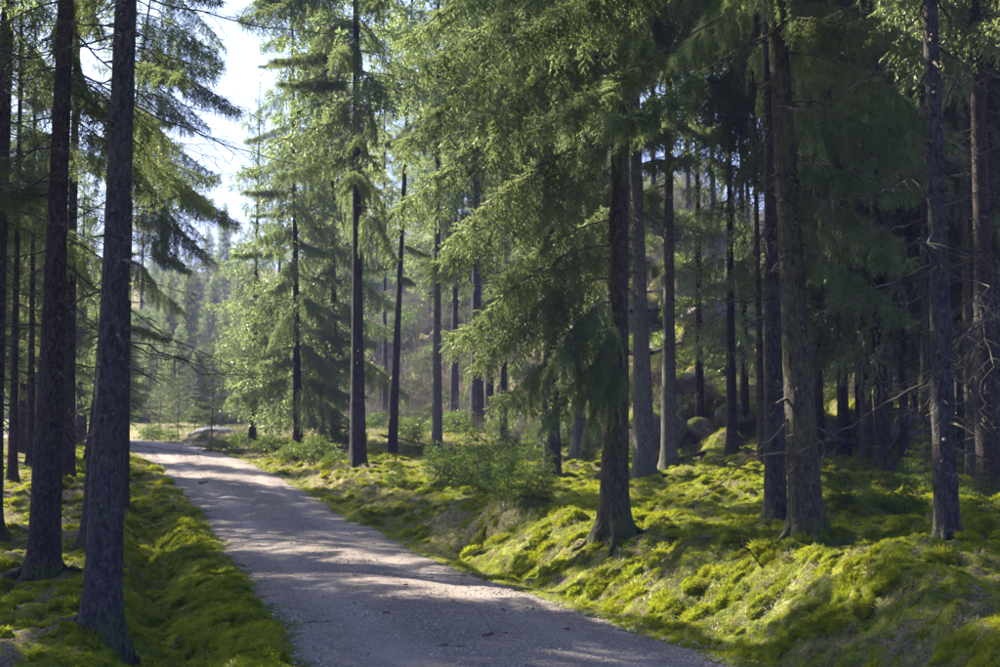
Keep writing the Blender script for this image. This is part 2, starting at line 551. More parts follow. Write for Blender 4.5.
a.data.foreach_set("value", sstep(.72, 1.0, np.abs(U)).ravel().astype(np.float32))
tag(link("gravel_road", me), kind="structure")


def road_z(x, y):
    xc, hw, zr, sl = road_at(np.array([y])); u = (x - xc[0]) / hw[0]
    return float(zr[0] - .012 + .035 * (1 - u * u) - .022 * math.exp(-((abs(u) - .52) / .13) ** 2))


# ------------------------------------------------------------------ scattered stuff (geometry-node instances on authored points)
def scatter(name, pts, rot, scl, proto_meshes, pick, label=None):
    """one object of kind stuff; pts (n,3), rot (n,3), scl (n,)"""
    me = bpy.data.meshes.new(name); me.vertices.add(len(pts)); me.vertices.foreach_set("co", np.asarray(pts, np.float32).ravel())
    a = me.attributes.new("rot", 'FLOAT_VECTOR', 'POINT'); a.data.foreach_set("vector", np.asarray(rot, np.float32).ravel())
    a = me.attributes.new("scl", 'FLOAT', 'POINT'); a.data.foreach_set("value", np.asarray(scl, np.float32).ravel())
    a = me.attributes.new("pick", 'INT', 'POINT'); a.data.foreach_set("value", np.asarray(pick, np.int32).ravel())
    o = link(name, me); tag(o, kind="stuff")
    ng = bpy.data.node_groups.new(name, 'GeometryNodeTree')
    ng.interface.new_socket("Geometry", in_out='INPUT', socket_type='NodeSocketGeometry')
    ng.interface.new_socket("Geometry", in_out='OUTPUT', socket_type='NodeSocketGeometry')
    N = ng.nodes; L = ng.links
    gi = N.new("NodeGroupInput"); go = N.new("NodeGroupOutput"); join = N.new("GeometryNodeJoinGeometry")
    L.new(join.outputs[0], go.inputs[0])

    def attr(nm, t):
        x = N.new("GeometryNodeInputNamedAttribute"); x.data_type = t; x.inputs[0].default_value = nm
        return x.outputs[0]
    for i, pm in enumerate(proto_meshes):
        po = bpy.data.objects.new(pm.name + "_source", pm)      # never linked to the scene
        oi = N.new("GeometryNodeObjectInfo"); oi.inputs[0].default_value = po; oi.inputs[1].default_value = False
        ip = N.new("GeometryNodeInstanceOnPoints")
        L.new(gi.outputs[0], ip.inputs["Points"]); L.new(oi.outputs["Geometry"], ip.inputs["Instance"])
        cmpn = N.new("FunctionNodeCompare"); cmpn.data_type = 'INT'; cmpn.operation = 'EQUAL'
        L.new(attr("pick", 'INT'), cmpn.inputs[2]); cmpn.inputs[3].default_value = i
        L.new(cmpn.outputs[0], ip.inputs["Selection"])
        L.new(attr("scl", 'FLOAT'), ip.inputs["Scale"])
        e2r = N.new("FunctionNodeEulerToRotation")
        L.new(attr("rot", 'FLOAT_VECTOR'), e2r.inputs[0]); L.new(e2r.outputs[0], ip.inputs["Rotation"])
        L.new(ip.outputs[0], join.inputs[0])
    md = o.modifiers.new("scatter", 'NODES'); md.node_group = ng
    return o


def tuft(name, rng, n, hgt, spread, w, mats, lean=.5, nseg=2):
    """a tuft of n curved blades"""
    G = Geo()
    az = rng.uniform(0, 2 * math.pi, n); r0 = rng.uniform(0, spread, n) ** 1.0
    base = np.stack([np.cos(az) * r0, np.sin(az) * r0, -.01 + 0 * az], -1)
    h = hgt * rng.uniform(.5, 1.1, n); a2 = az + rng.normal(0, .8, n); ln = lean * rng.uniform(.3, 1.5, n)
    out = np.stack([np.cos(a2), np.sin(a2), 0 * a2], -1)
    mid = base + out * (h * ln * .35)[:, None] + np.array([0, 0, 1]) * (h * .6)[:, None]
    tip = base + out * (h * ln * 1.1)[:, None] + np.array([0, 0, 1]) * (h * (1.0 - .25 * ln))[:, None]
    side = np.stack([-np.sin(a2 + rng.normal(0, .7, n)), np.cos(a2), 0 * a2], -1) * w
    V = np.stack([base - side, base + side, mid + side * .8, mid - side * .8, tip], 1)
    b = np.arange(n)[:, None] * 5
    G.add(V.reshape(-1, 3), b + np.array([[0, 1, 2, 3]]), 0)
    G.n -= n * 5
    F = b + np.array([[3, 2, 4]])
    G.F.append((F.astype(np.int32) + G.n, 0, False)); G.n += n * 5
    return G.mesh(name, mats)


mt = [tuft("moss_tuft_%s" % c, RNG, 60, .022, .075, .0034, [M_MOSS], .9) for c in "abc"]
gt = [tuft("grass_tuft_%s" % c, RNG, 26, .085, .05, .0022, [M_STRAW], .9) for c in "ab"]
lt = [tuft("long_moss_tuft_%s" % c, RNG, 34, .045, .06, .0032, [M_MOSS], 1.1) for c in "ab"]


def cushion(name, rng):
    G = Geo(); nu, nv = 12, 5
    th = np.arange(nu) * 2 * math.pi / nu; ph = np.linspace(1.65, .12, nv)
    T_, P_ = np.meshgrid(th, ph)
    rr = .085 * (1 + .22 * rng.normal(0, 1, T_.shape) * .5)
    V = np.stack([np.cos(T_) * np.sin(P_) * rr, np.sin(T_) * np.sin(P_) * rr, np.cos(P_) * rr * .62], -1).reshape(-1, 3)
    i = np.arange(nv - 1)[:, None] * nu; q = np.arange(nu)[None]
    F = np.stack([i + q, i + (q + 1) % nu, i + nu + (q + 1) % nu, i + nu + q], -1).reshape(-1, 4)
    G.add(V * np.array([.9, .9, .8]), F, 0, True)
    n = 260; u = rng.uniform(.1, 1.45, n); a = rng.uniform(0, 6.28, n)
    d = np.stack([np.cos(a) * np.sin(u), np.sin(a) * np.sin(u), np.cos(u)], -1); p = d * np.array([.08, .08, .05]) * rng.uniform(.7, 1.05, (n, 1))
    s_ = norm(np.cross(d, rng.normal(0, 1, (n, 3)))) * .0038
    tip = p + (d + rng.normal(0, .45, (n, 3))) * rng.uniform(.008, .020, (n, 1))
    G.add(np.stack([p - s_, p + s_, tip], 1).reshape(-1, 3), np.arange(n * 3).reshape(-1, 3), 0)
    return G.mesh(name, [M_MOSS])


ct = [cushion("moss_cushion_%s" % c, RNG) for c in "abc"]


def tilt_rot(X, Y, rng, amt=1.0):
    e = .08
    dx = (terrain(X + e, Y) - terrain(X - e, Y)) / (2 * e); dy = (terrain(X, Y + e) - terrain(X, Y - e)) / (2 * e)
    # euler XYZ with random spin applied first
    n = np.stack([-dx, -dy, np.ones_like(dx)], -1); n = norm(n)
    rx = np.arctan2(-n[:, 1], n[:, 2]) * amt; ry = np.arcsin(np.clip(n[:, 0], -1, 1)) * amt
    return np.stack([rx, ry, rng.uniform(-.9, .9, len(X))], -1)


def rand_pts(n, x0, x1, y0, y1, rng, pw=2.0):
    """more points near the camera"""
    u = rng.uniform(0, 1, n); Y = y0 * (y1 / y0) ** u
    return rng.uniform(x0, x1, n) * Y, Y


rng = np.random.default_rng(11)
X, Y = rand_pts(150000, -.46, .46, 7.5, 44, rng)
s, hw, zr = lateral(X, Y); eR = s - hw; eL = -s - hw
m_, d_ = moss_map(X, Y)
nz = fbm(X * 1.3, Y * 1.3, 201, 4); nz2 = fbm(X * 6, Y * 6, 202, 3)
keep = (np.maximum(eR, eL) > .02) & (m_ + (nz * .45 + nz2 * .55 - .5) * 2.6 > .42) & (Y > 0)
X = X[keep]; Y = Y[keep]; eR = eR[keep]; eL = eL[keep]
Zg = terrain(X, Y)
verge = ((eL > .25) & (eL < 1.5)) | ((eR > 0) & (eR < .35))
pick = np.where(verge & (rng.uniform(0, 1, len(X)) < .3), 3 + rng.integers(0, 2, len(X)), rng.integers(0, 3, len(X)))
scl = rng.uniform(.45, 1.1, len(X)) * np.interp(Y, [8, 14, 25, 44], [.75, .9, 1.5, 2.4])
scatter("moss_carpet", np.stack([X, Y, Zg - .008], -1), tilt_rot(X, Y, rng), scl, mt + lt, pick)
X, Y = rand_pts(26000, -.46, .46, 7.5, 36, rng)
s, hw, zr = lateral(X, Y); eR = s - hw; eL = -s - hw
m_, d_ = moss_map(X, Y)
keep = (np.maximum(eR, eL) > .12) & (m_ + (fbm(X * 2.3, Y * 2.3, 211, 4) - .5) * 3.0 > .55)
X = X[keep]; Y = Y[keep]
scatter("moss_cushions", np.stack([X, Y, terrain(X, Y) - .012], -1), tilt_rot(X, Y, rng), np.exp(rng.normal(-.15, .38, len(X))).clip(.4, 1.9) * np.interp(Y, [8, 20, 36], [.85, 1.0, 1.5]), ct, rng.integers(0, 3, len(X)))
X, Y = rand_pts(60000, -.46, .46, 7.5, 50, rng)
s, hw, zr = lateral(X, Y); eR = s - hw; eL = -s - hw
m_, d_ = moss_map(X, Y)
keep = (np.maximum(eR, eL) > .03) & (d_ + (fbm(X * 5, Y * 5, 207, 3) - .5) * 2 > .45)
X = X[keep]; Y = Y[keep]
scatter("dry_grass", np.stack([X, Y, terrain(X, Y) - .008], -1), tilt_rot(X, Y, rng, 1.3), rng.uniform(.5, 1.0, len(X)) * np.interp(Y, [8, 20, 50], [.8, 1.1, 2.0]), gt, rng.integers(0, 2, len(X)))


# loose stones on the road
def stone_mesh(name, rng):
    bm_v = []
    import bmesh
    bm = bmesh.new(); bmesh.ops.create_icosphere(bm, subdivisions=1, radius=1)
    for v in bm.verts:
        v.co *= rng.uniform(.75, 1.2); v.co.z *= .65
    me = bpy.data.meshes.new(name); bm.to_mesh(me); bm.free(); me.materials.append(M_STONE)
    return me


sm = [stone_mesh("pebble_%s" % c, rng) for c in "abc"]
n = 20000
Y = 7.5 * (40 / 7.5) ** rng.uniform(0, 1, n); u = np.clip(rng.normal(0, .62, n), -1.12, 1.12)
edge = rng.uniform(0, 1, n) < .35
u = np.where(edge, np.sign(rng.uniform(-1, 1, n)) * rng.uniform(.82, 1.16, n), u)
xc, hw, zr, sl = road_at(Y); X = xc + u * hw
Z = zr - .012 + .035 * (1 - u ** 2) - .022 * np.exp(-((np.abs(u) - .52) / .13) ** 2)
size = np.exp(rng.normal(math.log(.0065), .40, n)).clip(.003, .03)
scatter("loose_gravel", np.stack([X, Y, Z + size * .1], -1), rng.uniform(-3, 3, (n, 3)) * np.array([.1, .1, 1]), size, sm, rng.integers(0, 3, n))


# ------------------------------------------------------------------ spruce boughs
def expand_needles(G, P, D, Ln, rng, K=10, nl=.021, w=.0034, mat=1, core=True):
    M = len(P)
    ref = np.where(np.abs(D[:, 2:3]) > .9, np.array([1., 0, 0]), np.array([0, 0, 1.]))
    A = norm(np.cross(D, ref)); B = np.cross(D, A)
    sk = (np.arange(K) + .5) / K
    ang = np.arange(K)[None] * 2.4 + rng.uniform(0, 6.28, (M, 1))
    rad = A[:, None] * np.cos(ang)[..., None] + B[:, None] * np.sin(ang)[..., None] * .8
    base = P[:, None] + D[:, None] * (Ln[:, None] * sk[None])[..., None]
    nd = norm(D[:, None] * .75 + rad * .8 + rng.normal(0, .08, (M, K, 3)))
    wd = norm(np.cross(nd, rad)) * w
    tip = base + nd * nl * rng.uniform(.8, 1.15, (M, K, 1))
    V = np.stack([base - wd, base + wd, tip], 2).reshape(-1, 3)
    G.add(V, np.arange(M * K * 3).reshape(-1, 3), mat)
    if core:
        expand_blades(G, P, D, Ln, rng, .010, mat)


def fork(P, D, Ln, rng, n=5, f=.55):
    """turn each shoot into a small comb of n further shoots along it"""
    M = len(P)
    ref = norm(rng.normal(0, .35, (M, 3)) + np.array([0, 0, 1.]))
    S = norm(np.cross(D, ref))
    Ps, Ds, Ls = [P], [D], [Ln * 1.15]
    for k in range(n):
        u = (k + .6) / (n + .3)
        sg = 1 if k % 2 else -1
        d = norm(D * .8 + S * sg * .75 + rng.normal(0, .16, (M, 3)) + np.array([0, 0, -.18]))
        Ps.append(P + D * (Ln * 1.1 * u)[:, None]); Ds.append(d); Ls.append(Ln * f * (1.15 - .6 * u) * rng.uniform(.7, 1.25, M))
    return np.concatenate(Ps), np.concatenate(Ds), np.concatenate(Ls)


def expand_single(G, P, D, Ln, rng, w=.013, mat=1):
    M = len(P)
    A = norm(np.cross(D, norm(rng.normal(0, 1, (M, 3))))) * w * rng.uniform(.7, 1.2, (M, 1))
    mid = P + D * (Ln * .42)[:, None]
    V = np.stack([P, mid + A, P + D * Ln[:, None], mid - A], 1).reshape(-1, 3)
    G.add(V, np.arange(M * 4).reshape(-1, 4), mat)


def expand_blades(G, P, D, Ln, rng, w=.013, mat=1):
    M = len(P)
    ref = norm(rng.normal(0, 1, (M, 3)))
    A = norm(np.cross(D, ref)); B = np.cross(D, A)
    for X in (A, B):
        mid = P + D * (Ln * .45)[:, None]
        V = np.stack([P, mid + X * w, P + D * Ln[:, None], mid - X * w], 1).reshape(-1, 3)
        G.add(V, np.arange(M * 4).reshape(-1, 4), mat)


def bough(rng, L=2.4, l2=.62, ds=.040, t0=.10, pitch=-.1, droop=.35, tipup=.18, hang=1.0, sp=.026, sl=.10, tw=.016, wig=.03):
    n = 16
    t = np.linspace(0, 1, n)
    ax = np.stack([L * t * (1 - .06 * t), L * wig * np.cumsum(rng.normal(0, .5, n)) / 2.5, L * (pitch * t - droop * t ** 2 + tipup * t ** 3.5)], -1)
    ar = tw * (1 - t * .86) * (L / 2.4)
    m = int(L * (1 - t0) / ds)
    ti = t0 + (1 - t0) * (np.arange(m) + rng.uniform(-.3, .3, m)) / m
    ti = ti.clip(t0, .995)
    side = np.where(np.arange(m) % 2 == 0, 1., -1.)
    bp = np.stack([np.interp(ti, t, ax[:, k]) for k in range(3)], -1)
    T = norm(np.gradient(ax, axis=0)); Tm = norm(np.stack([np.interp(ti, t, T[:, k]) for k in range(3)], -1))
    S = norm(np.cross(Tm, np.array([0, 0, 1.]))) * side[:, None]
    q = (ti - t0) / (1 - t0)
    shape = (.35 + 1.1 * q) * (q < .3) + (.68 + .0 * q) * (q >= .3)
    shape = np.minimum(.45 + 2.0 * q, 1.0) * (1 - .80 * q ** 1.6)
    ln = l2 * shape * rng.uniform(.55, 1.25, m)
    ang = rng.uniform(.75, 1.2, m)
    d0 = Tm * np.cos(ang)[:, None] + S * np.sin(ang)[:, None] + np.array([0, 0, -.35]) + rng.normal(0, .12, (m, 3))
    d0 = norm(d0)
    ns = 6
    dirs = []; hg = hang * rng.uniform(.75, 1.25, m) * (1 - .45 * q)
    for j in range(ns):
        w = np.clip(hg * (.30 + .75 * (j / (ns - 1)) ** .7) * .85, 0, .97)[:, None]
        dirs.append(norm(d0 * (1 - w) + np.array([0, 0, -1.]) * w + rng.normal(0, .07, (m, 3))))
    dirs = np.stack(dirs, 1)
    seg = dirs * (ln / ns)[:, None, None]
    pts = np.concatenate([bp[:, None], bp[:, None] + np.cumsum(seg, 1)], 1)
    rr = (.0042 * (ln / l2 + .3))[:, None] * np.linspace(1, .3, ns + 1)[None]
    # shoots along the secondaries
    kmax = max(2, int(l2 * 1.25 / sp))
    u = (np.arange(kmax) + .8)[None] * sp / ln[:, None] + rng.normal(0, .015, (m, kmax))
    ok = u < 1.0
    mi, kk = np.nonzero(ok)
    uu = u[mi, kk].clip(0, .999); f = uu * ns; i0 = f.astype(int); fr = (f - i0)[:, None]
    p = pts[mi, i0] * (1 - fr) + pts[mi, i0 + 1] * fr
    T2 = dirs[mi, i0.clip(0, ns - 1)]
    S2 = norm(np.cross(T2, S[mi] + np.array([0, 0, .3]))) * np.where(kk % 2 == 0, 1., -1.)[:, None]
    D = norm(T2 * .75 + S2 * rng.uniform(.45, .95, (len(p), 1)) + rng.normal(0, .16, (len(p), 3)) + np.array([0, 0, -.12]))
    Ls = sl * (1 - .45 * uu) * rng.uniform(.55, 1.3, len(p))
    # end shoots and main-axis shoots
    pe = pts[:, -1]; De = dirs[:, -1]; Le = np.full(m, sl * .9)
    k3 = int(L * .55 / (sp * .8)); tt = rng.uniform(max(.35, t0), 1, k3)
    p3 = np.stack([np.interp(tt, t, ax[:, k]) for k in range(3)], -1)
    T3 = norm(np.stack([np.interp(tt, t, T[:, k]) for k in range(3)], -1))
    D3 = norm(T3 + norm(rng.normal(0, 1, (k3, 3))) * .9); L3 = sl * rng.uniform(.5, 1.1, k3)
    return dict(ax=ax, ar=ar, pts=pts, rr=rr, P=np.concatenate([p, pe, p3]), D=np.concatenate([D, De, D3]), L=np.concatenate([Ls, Le, L3]))


def bough_mesh(name, b, rng, hi=True):
    G = Geo()
    V, F = tubes(b['ax'], b['ar'], 5); G.add(V, F, 0, True)
    V, F = tubes(b['pts'], b['rr'], 3); G.add(V, F, 0)
    if hi:
        P, D, Ln = fork(b['P'], b['D'], b['L'] * 1.6, rng, 5, .5)
        expand_needles(G, P, D, Ln, rng, 9, .022, .0034, core=False)
        expand_single(G, P, D, Ln, rng, .0065)
    else: expand_blades(G, b['P'], b['D'], b['L'], rng)
    return G.mesh(name, [M_TWIG, M_NEEDLE])


rng = np.random.default_rng(3)
BOUGHS = []
spec = [dict(hang=1.25, ds=.07, l2=.75), dict(droop=.55, l2=.9, hang=1.4, ds=.082), dict(droop=.25, pitch=-.25, hang=1.1, ds=.05), dict(t0=.35, droop=.55, pitch=-.05, l2=.6, hang=1.2),
        dict(hang=.6, droop=.2, pitch=.0, tipup=.12, l2=.5), dict(t0=.45, pitch=-.45, droop=.25, hang=.7, l2=.5),
        dict(L=1.5, l2=.36, droop=.4), dict(droop=.75, pitch=.05, l2=.95, hang=1.5, ds=.085)]
for i, sp_ in enumerate(spec):
    BOUGHS.append(bough_mesh("bough_%d" % i, bough(rng, **sp_), rng))
BLEN = [s_.get('L', 2.4) for s_ in spec]


def crown_mesh(name, rng, H=15.0, R0=2.4, step=.42, per=5, top=True, ragged=.25, hang=1.15, dens=1.0, w=.0155, sl=.16, open_=0.0, mats=None):
    """a whole spruce crown built of whorls of limbs with drooping side twigs"""
    G = Geo(); z = 0.0; Pt, Rt = [], []
    Ps, Ds, Ls = [], [], []
    a0 = 0
    while z < H - .3:
        q = z / H
        Lb = R0 * ((1 - q) ** .85) * min(1, .62 + q * 3.0) + .16
        for k in range(per):
            if rng.uniform() < open_: continue
            a = a0 + k * 2 * math.pi / per + rng.normal(0, .25)
            L = Lb * rng.uniform(1 - ragged * 1.6, 1 + ragged * .7)
            b = bough(rng, L=L, l2=min(.85, .2 + .28 * L), ds=.095 / dens, t0=.12, pitch=rng.normal(-.08 + .35 * q, .08), droop=.42 * (1 - q) + .05, tipup=.2, hang=hang, sp=.062 / dens, sl=sl, tw=.018)
            c, s = math.cos(a), math.sin(a); Rm = np.array([[c, s, 0], [-s, c, 0], [0, 0, 1]])
            off = np.array([0, 0, z + rng.uniform(-.15, .15)])
            V, F = tubes(b['ax'][::3] @ Rm + off, b['ar'][::3], 3); G.add(V, F, 0)
            V, F = tubes(b['pts'][:, ::3] @ Rm + off, b['rr'][:, ::3] * 1.5, 3); G.add(V, F, 0)
            Ps.append(b['P'] @ Rm + off); Ds.append(b['D'] @ Rm); Ls.append(b['L'])
        a0 += 1.1; z += step * rng.uniform(.8, 1.2) * (1 - .35 * q)
    P, D, Ln = fork(np.concatenate(Ps), np.concatenate(Ds), np.concatenate(Ls) * 1.15, rng, 5, .6)
    expand_single(G, P, D, Ln, rng, w)
    return G.mesh(name, mats or [M_TWIG, M_NEEDLE])


rng = np.random.default_rng(5)
CR_FULL = [crown_mesh("crown_full_a", rng, 15, 2.5, .42, 6), crown_mesh("crown_full_b", rng, 15, 2.3, .46, 6, ragged=.35)]
CR_THIN = [crown_mesh("crown_thin_a", rng, 15, 2.1, .62, 5, ragged=.5, open_=.15), crown_mesh("crown_thin_b", rng, 15, 1.9, .7, 5, ragged=.5, open_=.2)]


def dead_branch(name, rng, L=1.5, nsub=9, mat=None, droop=.25, r=.009):
    G = Geo(); n = 14; t = np.linspace(0, 1, n)
    ax = np.stack([L * t, L * .05 * np.cumsum(rng.normal(0, .5, n)), L * (-droop * t + .25 * droop * t ** 3) + L * .02 * np.cumsum(rng.normal(0, .5, n))], -1)
    V, F = tubes(ax, r * (1.05 - t * .85), 5); G.add(V, F, 0, True)
    for k in range(nsub):
        tt = rng.uniform(.15, .98); i = int(tt * (n - 1))
        p = ax[i]; l = L * rng.uniform(.15, .38) * (1.15 - .6 * tt); sgn = 1 if k % 2 else -1
        d = norm(np.array([rng.uniform(.4, .9), sgn * rng.uniform(.5, 1), rng.uniform(-.5, .15)]))
        s = np.linspace(0, 1, 7)[:, None]
        q = p + d * l * s + np.array([0, 0, -.35 * l]) * s ** 2 + rng.normal(0, .012, (7, 3)) * s
        V, F = tubes(q, r * .36 * (1.1 - s[:, 0] * .8), 3); G.add(V, F, 0)
        for j in range(4):
            b = q[rng.integers(1, 6)]; d2 = norm(d + rng.normal(0, .6, 3)); l2 = l * rng.uniform(.2, .45)
            s2 = np.linspace(0, 1, 4)[:, None]
            V, F = tubes(b + d2 * l2 * s2 + np.array([0, 0, -.2 * l2]) * s2 ** 2, r * .2 * (1.1 - s2[:, 0] * .7), 3); G.add(V, F, 0)
    return G.mesh(name, [mat or M_DEAD])


rng = np.random.default_rng(9)
DEADS = [dead_branch("dead_branch_%d" % i, rng, L, ns, None, dr, .010) for i, (L, ns, dr) in enumerate([(1.5, 9, .2), (1.9, 12, .35), (1.0, 7, .1), (2.3, 13, .5), (1.3, 10, -.1)])]


# ------------------------------------------------------------------ trunks
def trunk_mesh(name, rng, r0, H, lean, z_fine, mat, sides=26, flare=1.0, dz=.07, stubs=30, bow=0.0):
    """tapered trunk with root flare, bark relief and broken stubs; lean = drift in x and y per metre"""
    z = [-.45]
    while z[-1] < H:
        z.append(z[-1] + (dz if z[-1] < z_fine else .7))
    z = np.array(z); n = len(z)
    ang = np.arange(sides) * 2 * math.pi / sides
    taper = (.60 + .40 * np.exp(-(z - 1.3) / 2.8)) * np.clip(1 - (z - 1.3) / (H - 1.0), .02, 1) ** .75
    taper = np.where(z < 1.3, 1 + (1.3 - z) * .05, taper)
    ph = rng.uniform(0, 6.28, 4); nl = rng.integers(4, 7)
    fl = np.exp(-np.clip(z + .02, 0, None) / .17) * .48 * flare + np.exp(-np.clip(z, 0, None) / .6) * .07 * flare
    lob = 1 + .55 * np.cos(nl * ang + ph[0]) + .35 * np.cos((nl - 2) * ang + ph[1])
    rad = r0 * (taper[:, None] + fl[:, None] * lob[None].clip(.25, 2) + .02 * np.cos(2 * ang + ph[2])[None])
    A, Z = np.meshgrid(ang, z)
    cx = np.cos(A) * r0 * 1; cy = np.sin(A) * r0
    nzv = fbm(np.cos(A) * 4.2 + ph[3], Z * 2.2 + np.sin(A) * 4.2, int(ph[0] * 100), 4) - .5
    nz2 = fbm(A * 7, Z * 9, int(ph[1] * 100), 3) - .5
    rad = rad * (1 + .10 * nzv) + .010 * nz2
    bx = lean[0] * z + bow * np.sin(np.clip(z, 0, None) * .35) ; by = lean[1] * z
    P = np.stack([bx[:, None] + np.cos(A) * rad, by[:, None] + np.sin(A) * rad, Z], -1)
    i = np.arange(n - 1)[:, None] * sides; q = np.arange(sides)[None]
    F = np.stack([i + q, i + (q + 1) % sides, i + sides + (q + 1) % sides, i + sides + q], -1).reshape(-1, 4)
    G = Geo(); G.add(P, F, 0, True)
    for k in range(stubs):
        zz = rng.uniform(.5, max(z_fine, 2)); a = rng.uniform(0, 6.28)
        r = r0 * np.interp(zz, z, taper) * .94; c = np.array([np.interp(zz, z, bx) + math.cos(a) * r, np.interp(zz, z, by) + math.sin(a) * r, zz])
        d = norm(np.array([math.cos(a), math.sin(a), rng.uniform(-.5, .1)])); l = rng.choice([.03, .05, .12, .3], p=[.4, .3, .2, .1])
        s = np.linspace(0, 1, 4)[:, None]
        V, F = tubes(c + d * l * s + np.array([0, 0, -.2 * l]) * s ** 2, np.array([.022, .013, .009, .004]) * rng.uniform(.6, 1.1), 5); G.add(V, F, 1)
    return G.mesh(name, [mat, M_TWIG])


SHARED_TRUNK = {}


def shared_trunk(kind):
    if kind not in SHARED_TRUNK:
        rg = np.random.default_rng(50 + len(SHARED_TRUNK))
        SHARED_TRUNK[kind] = trunk_mesh("far_trunk_%d" % len(SHARED_TRUNK), rg, .17, 22, (0, 0), 9, [M_BARK, M_BARK_BROWN][kind % 2], 12, .8, .25, 20)
    return SHARED_TRUNK[kind]


N_TREE = [0]


def spruce(px, py, width, label, topx=None, wy=420, H=None, mat=None, crown=None, cb=7.0, cscale=1.0, deads=(), boughs=(), far=None,
           group=None, fine=None, flare=1.0, bow=0.0, leany=0.0, name="spruce_tree", xy=None, thick=None, shared=None):
    """px,py: where the foot of the trunk shows; width: its breadth in the photograph at row wy; topx: its column at the upper edge"""
    N_TREE[0] += 1
    rg = np.random.default_rng(1000 + N_TREE[0])
    if xy is None:
        x, y = on_ground(px, py, far)
        r0 = thick or width / 2 / F_PX * y
        z = gz(x, y)
        zt = CAM_H + pix_ray(500, 0)[2] * y
        xt = pix_ray(topx if topx is not None else px, 0)[0] * y
        lx = (xt - x) / (zt - z)
    else:
        x, y = xy; z = gz(x, y); r0 = thick or .16; lx = rg.normal(0, .01); zt = z + 10
    H = H or rg.uniform(20, 25)
    fine_z = fine or min(zt - z + .5, 12)
    t = thing(name, label, "tree", (x, y, z), group)
    near = y < 24
    if shared is None:
        me = trunk_mesh("trunk", rg, r0, H, (lx, leany), fine_z, mat or (M_BARK if y > 9 else M_BARK), 34 if y < 15 else 22 if near else 14, flare, .045 if y < 15 else .08 if near else .16, 80 if near else 30, bow)
        link("trunk", me, t)
    else:
        link("trunk", shared_trunk(shared), t, (0, 0, 0), (0, 0, rg.uniform(0, 6)), (r0 / .17, r0 / .17, H / 22))
    if y < 19 and shared is None and xy is None:
        a0 = rg.uniform(0, 6)
        for k in range(5):
            a = a0 + k * 1.256 + rg.normal(0, .2); Lr = r0 * rg.uniform(2.6, 5.0); ss = np.linspace(0, 1, 12)
            aa = a + .5 * rg.normal() * ss ** 2
            rx = np.cos(aa) * (r0 * .7 + ss * Lr); ry = np.sin(aa) * (r0 * .7 + ss * Lr)
            zz_ = terrain(x + rx, y + ry) - z
            rz = np.maximum(zz_ + .015 - .06 * ss ** 2, 0) * 0 + zz_ + (.20 * np.exp(-ss * 6) + .022 - .075 * ss ** 1.5)
            V, F = tubes(np.stack([rx, ry, rz], -1), r0 * (.42 * np.exp(-ss * 2.6) + .07) * (1 + .12 * np.sin(ss * 17 + a)), 9)
            Gr = Geo(); Gr.add(V, F, 0, True)
            link("root", Gr.mesh("root", [mat or M_BARK]), t)
    def axis(zz): return (lx * zz + bow * math.sin(zz * .35), leany * zz, zz)
    cr = None
    if crown is not None:
        s = cscale
        ax_ = axis(cb)
        cr = link("crown", crown, t, (ax_[0], ax_[1], cb), (0, 0, rg.uniform(0, 6.28)), (s, s, (H - cb) / 15.0))
    for (zz, az, L, var) in boughs:
        sc = L / BLEN[var]
        link("bough", BOUGHS[var], t, axis(zz), (0, 0, R(az)), (sc, sc, sc))
    for (zz, az, var, sc, pit) in deads:
        link("branch", DEADS[var], t, axis(zz), (rg.uniform(-.3, .3), R(pit), R(az)), (sc, sc, sc))
    return t


def rand_deads(rg, n, z0, z1, smin=.6, smax=1.1, az=(0, 360)):
    return [(float(rg.uniform(z0, z1)), float(rg.uniform(*az)), int(rg.integers(0, 5)), float(rg.uniform(smin, smax)), float(rg.uniform(-12, 22))) for _ in range(n)]


def rand_boughs(rg, n, z0, z1, lmin, lmax, az=(0, 360), vs=(0, 1, 2, 4, 7)):
    return [(float(z0 + (z1 - z0) * (i + rg.uniform(0, 1)) / n), float(rg.uniform(*az)), float(rg.uniform(lmin, lmax)), int(rg.choice(vs))) for i in range(n)]


def cone_boughs(rg, n, z0, z1, R0):
    out = []
    for i in range(n):
        q = (i + rg.uniform(0, 1)) / n
        q = q ** 1.15
        out.append((float(z0 + (z1 - z0) * q), float(i * 137.5 + rg.uniform(-20, 20)), float((R0 * (1 - q) ** .75 + .35) * rg.uniform(.75, 1.1)), int(rg.choice([0, 1, 2, 7, 4]))))
    return out


rg = np.random.default_rng(77)
# azimuth: 0 = +X (right in the picture), 90 = away from the camera, 180 = left, 270 = towards the camera
# --- left side of the road
spruce(101, 640, 34, "thick grey spruce trunk nearest the camera, on the left beside the mossy ditch", topx=126, mat=M_BARK, crown=CR_THIN[0], cb=9,
       deads=rand_deads(rg, 16, 2.0, 5.8, .6, 1.0), boughs=[(5.6, 20, .8, 6)])
spruce(43, 580, 30, "dark straight spruce second from the left edge, left of the thickest trunk", topx=66, mat=M_BARK_BROWN, crown=CR_THIN[1], cb=8,
       deads=rand_deads(rg, 34, 1.6, 6.8, .7, 1.2), boughs=rand_boughs(rg, 9, 4.2, 7.5, 1.4, 2.1, (40, 200)))
spruce(88, 546, 15, "spruce with a flared foot half hidden behind the thickest left trunk", topx=130, mat=M_BARK, crown=CR_THIN[1], cb=12, cscale=.7,
       deads=rand_deads(rg, 14, 1.8, 6.5, .7, 1.1), boughs=rand_boughs(rg, 7, 5.0, 8.5, 1.3, 1.8, (-60, 60)))
spruce(50, 520, 10, "added shade-casting spruce almost wholly hidden behind the second trunk from the left edge", topx=64, mat=M_BARK_BROWN, crown=CR_FULL[0], cb=12, H=22)  # added tree; its high crown shades the floor on the right
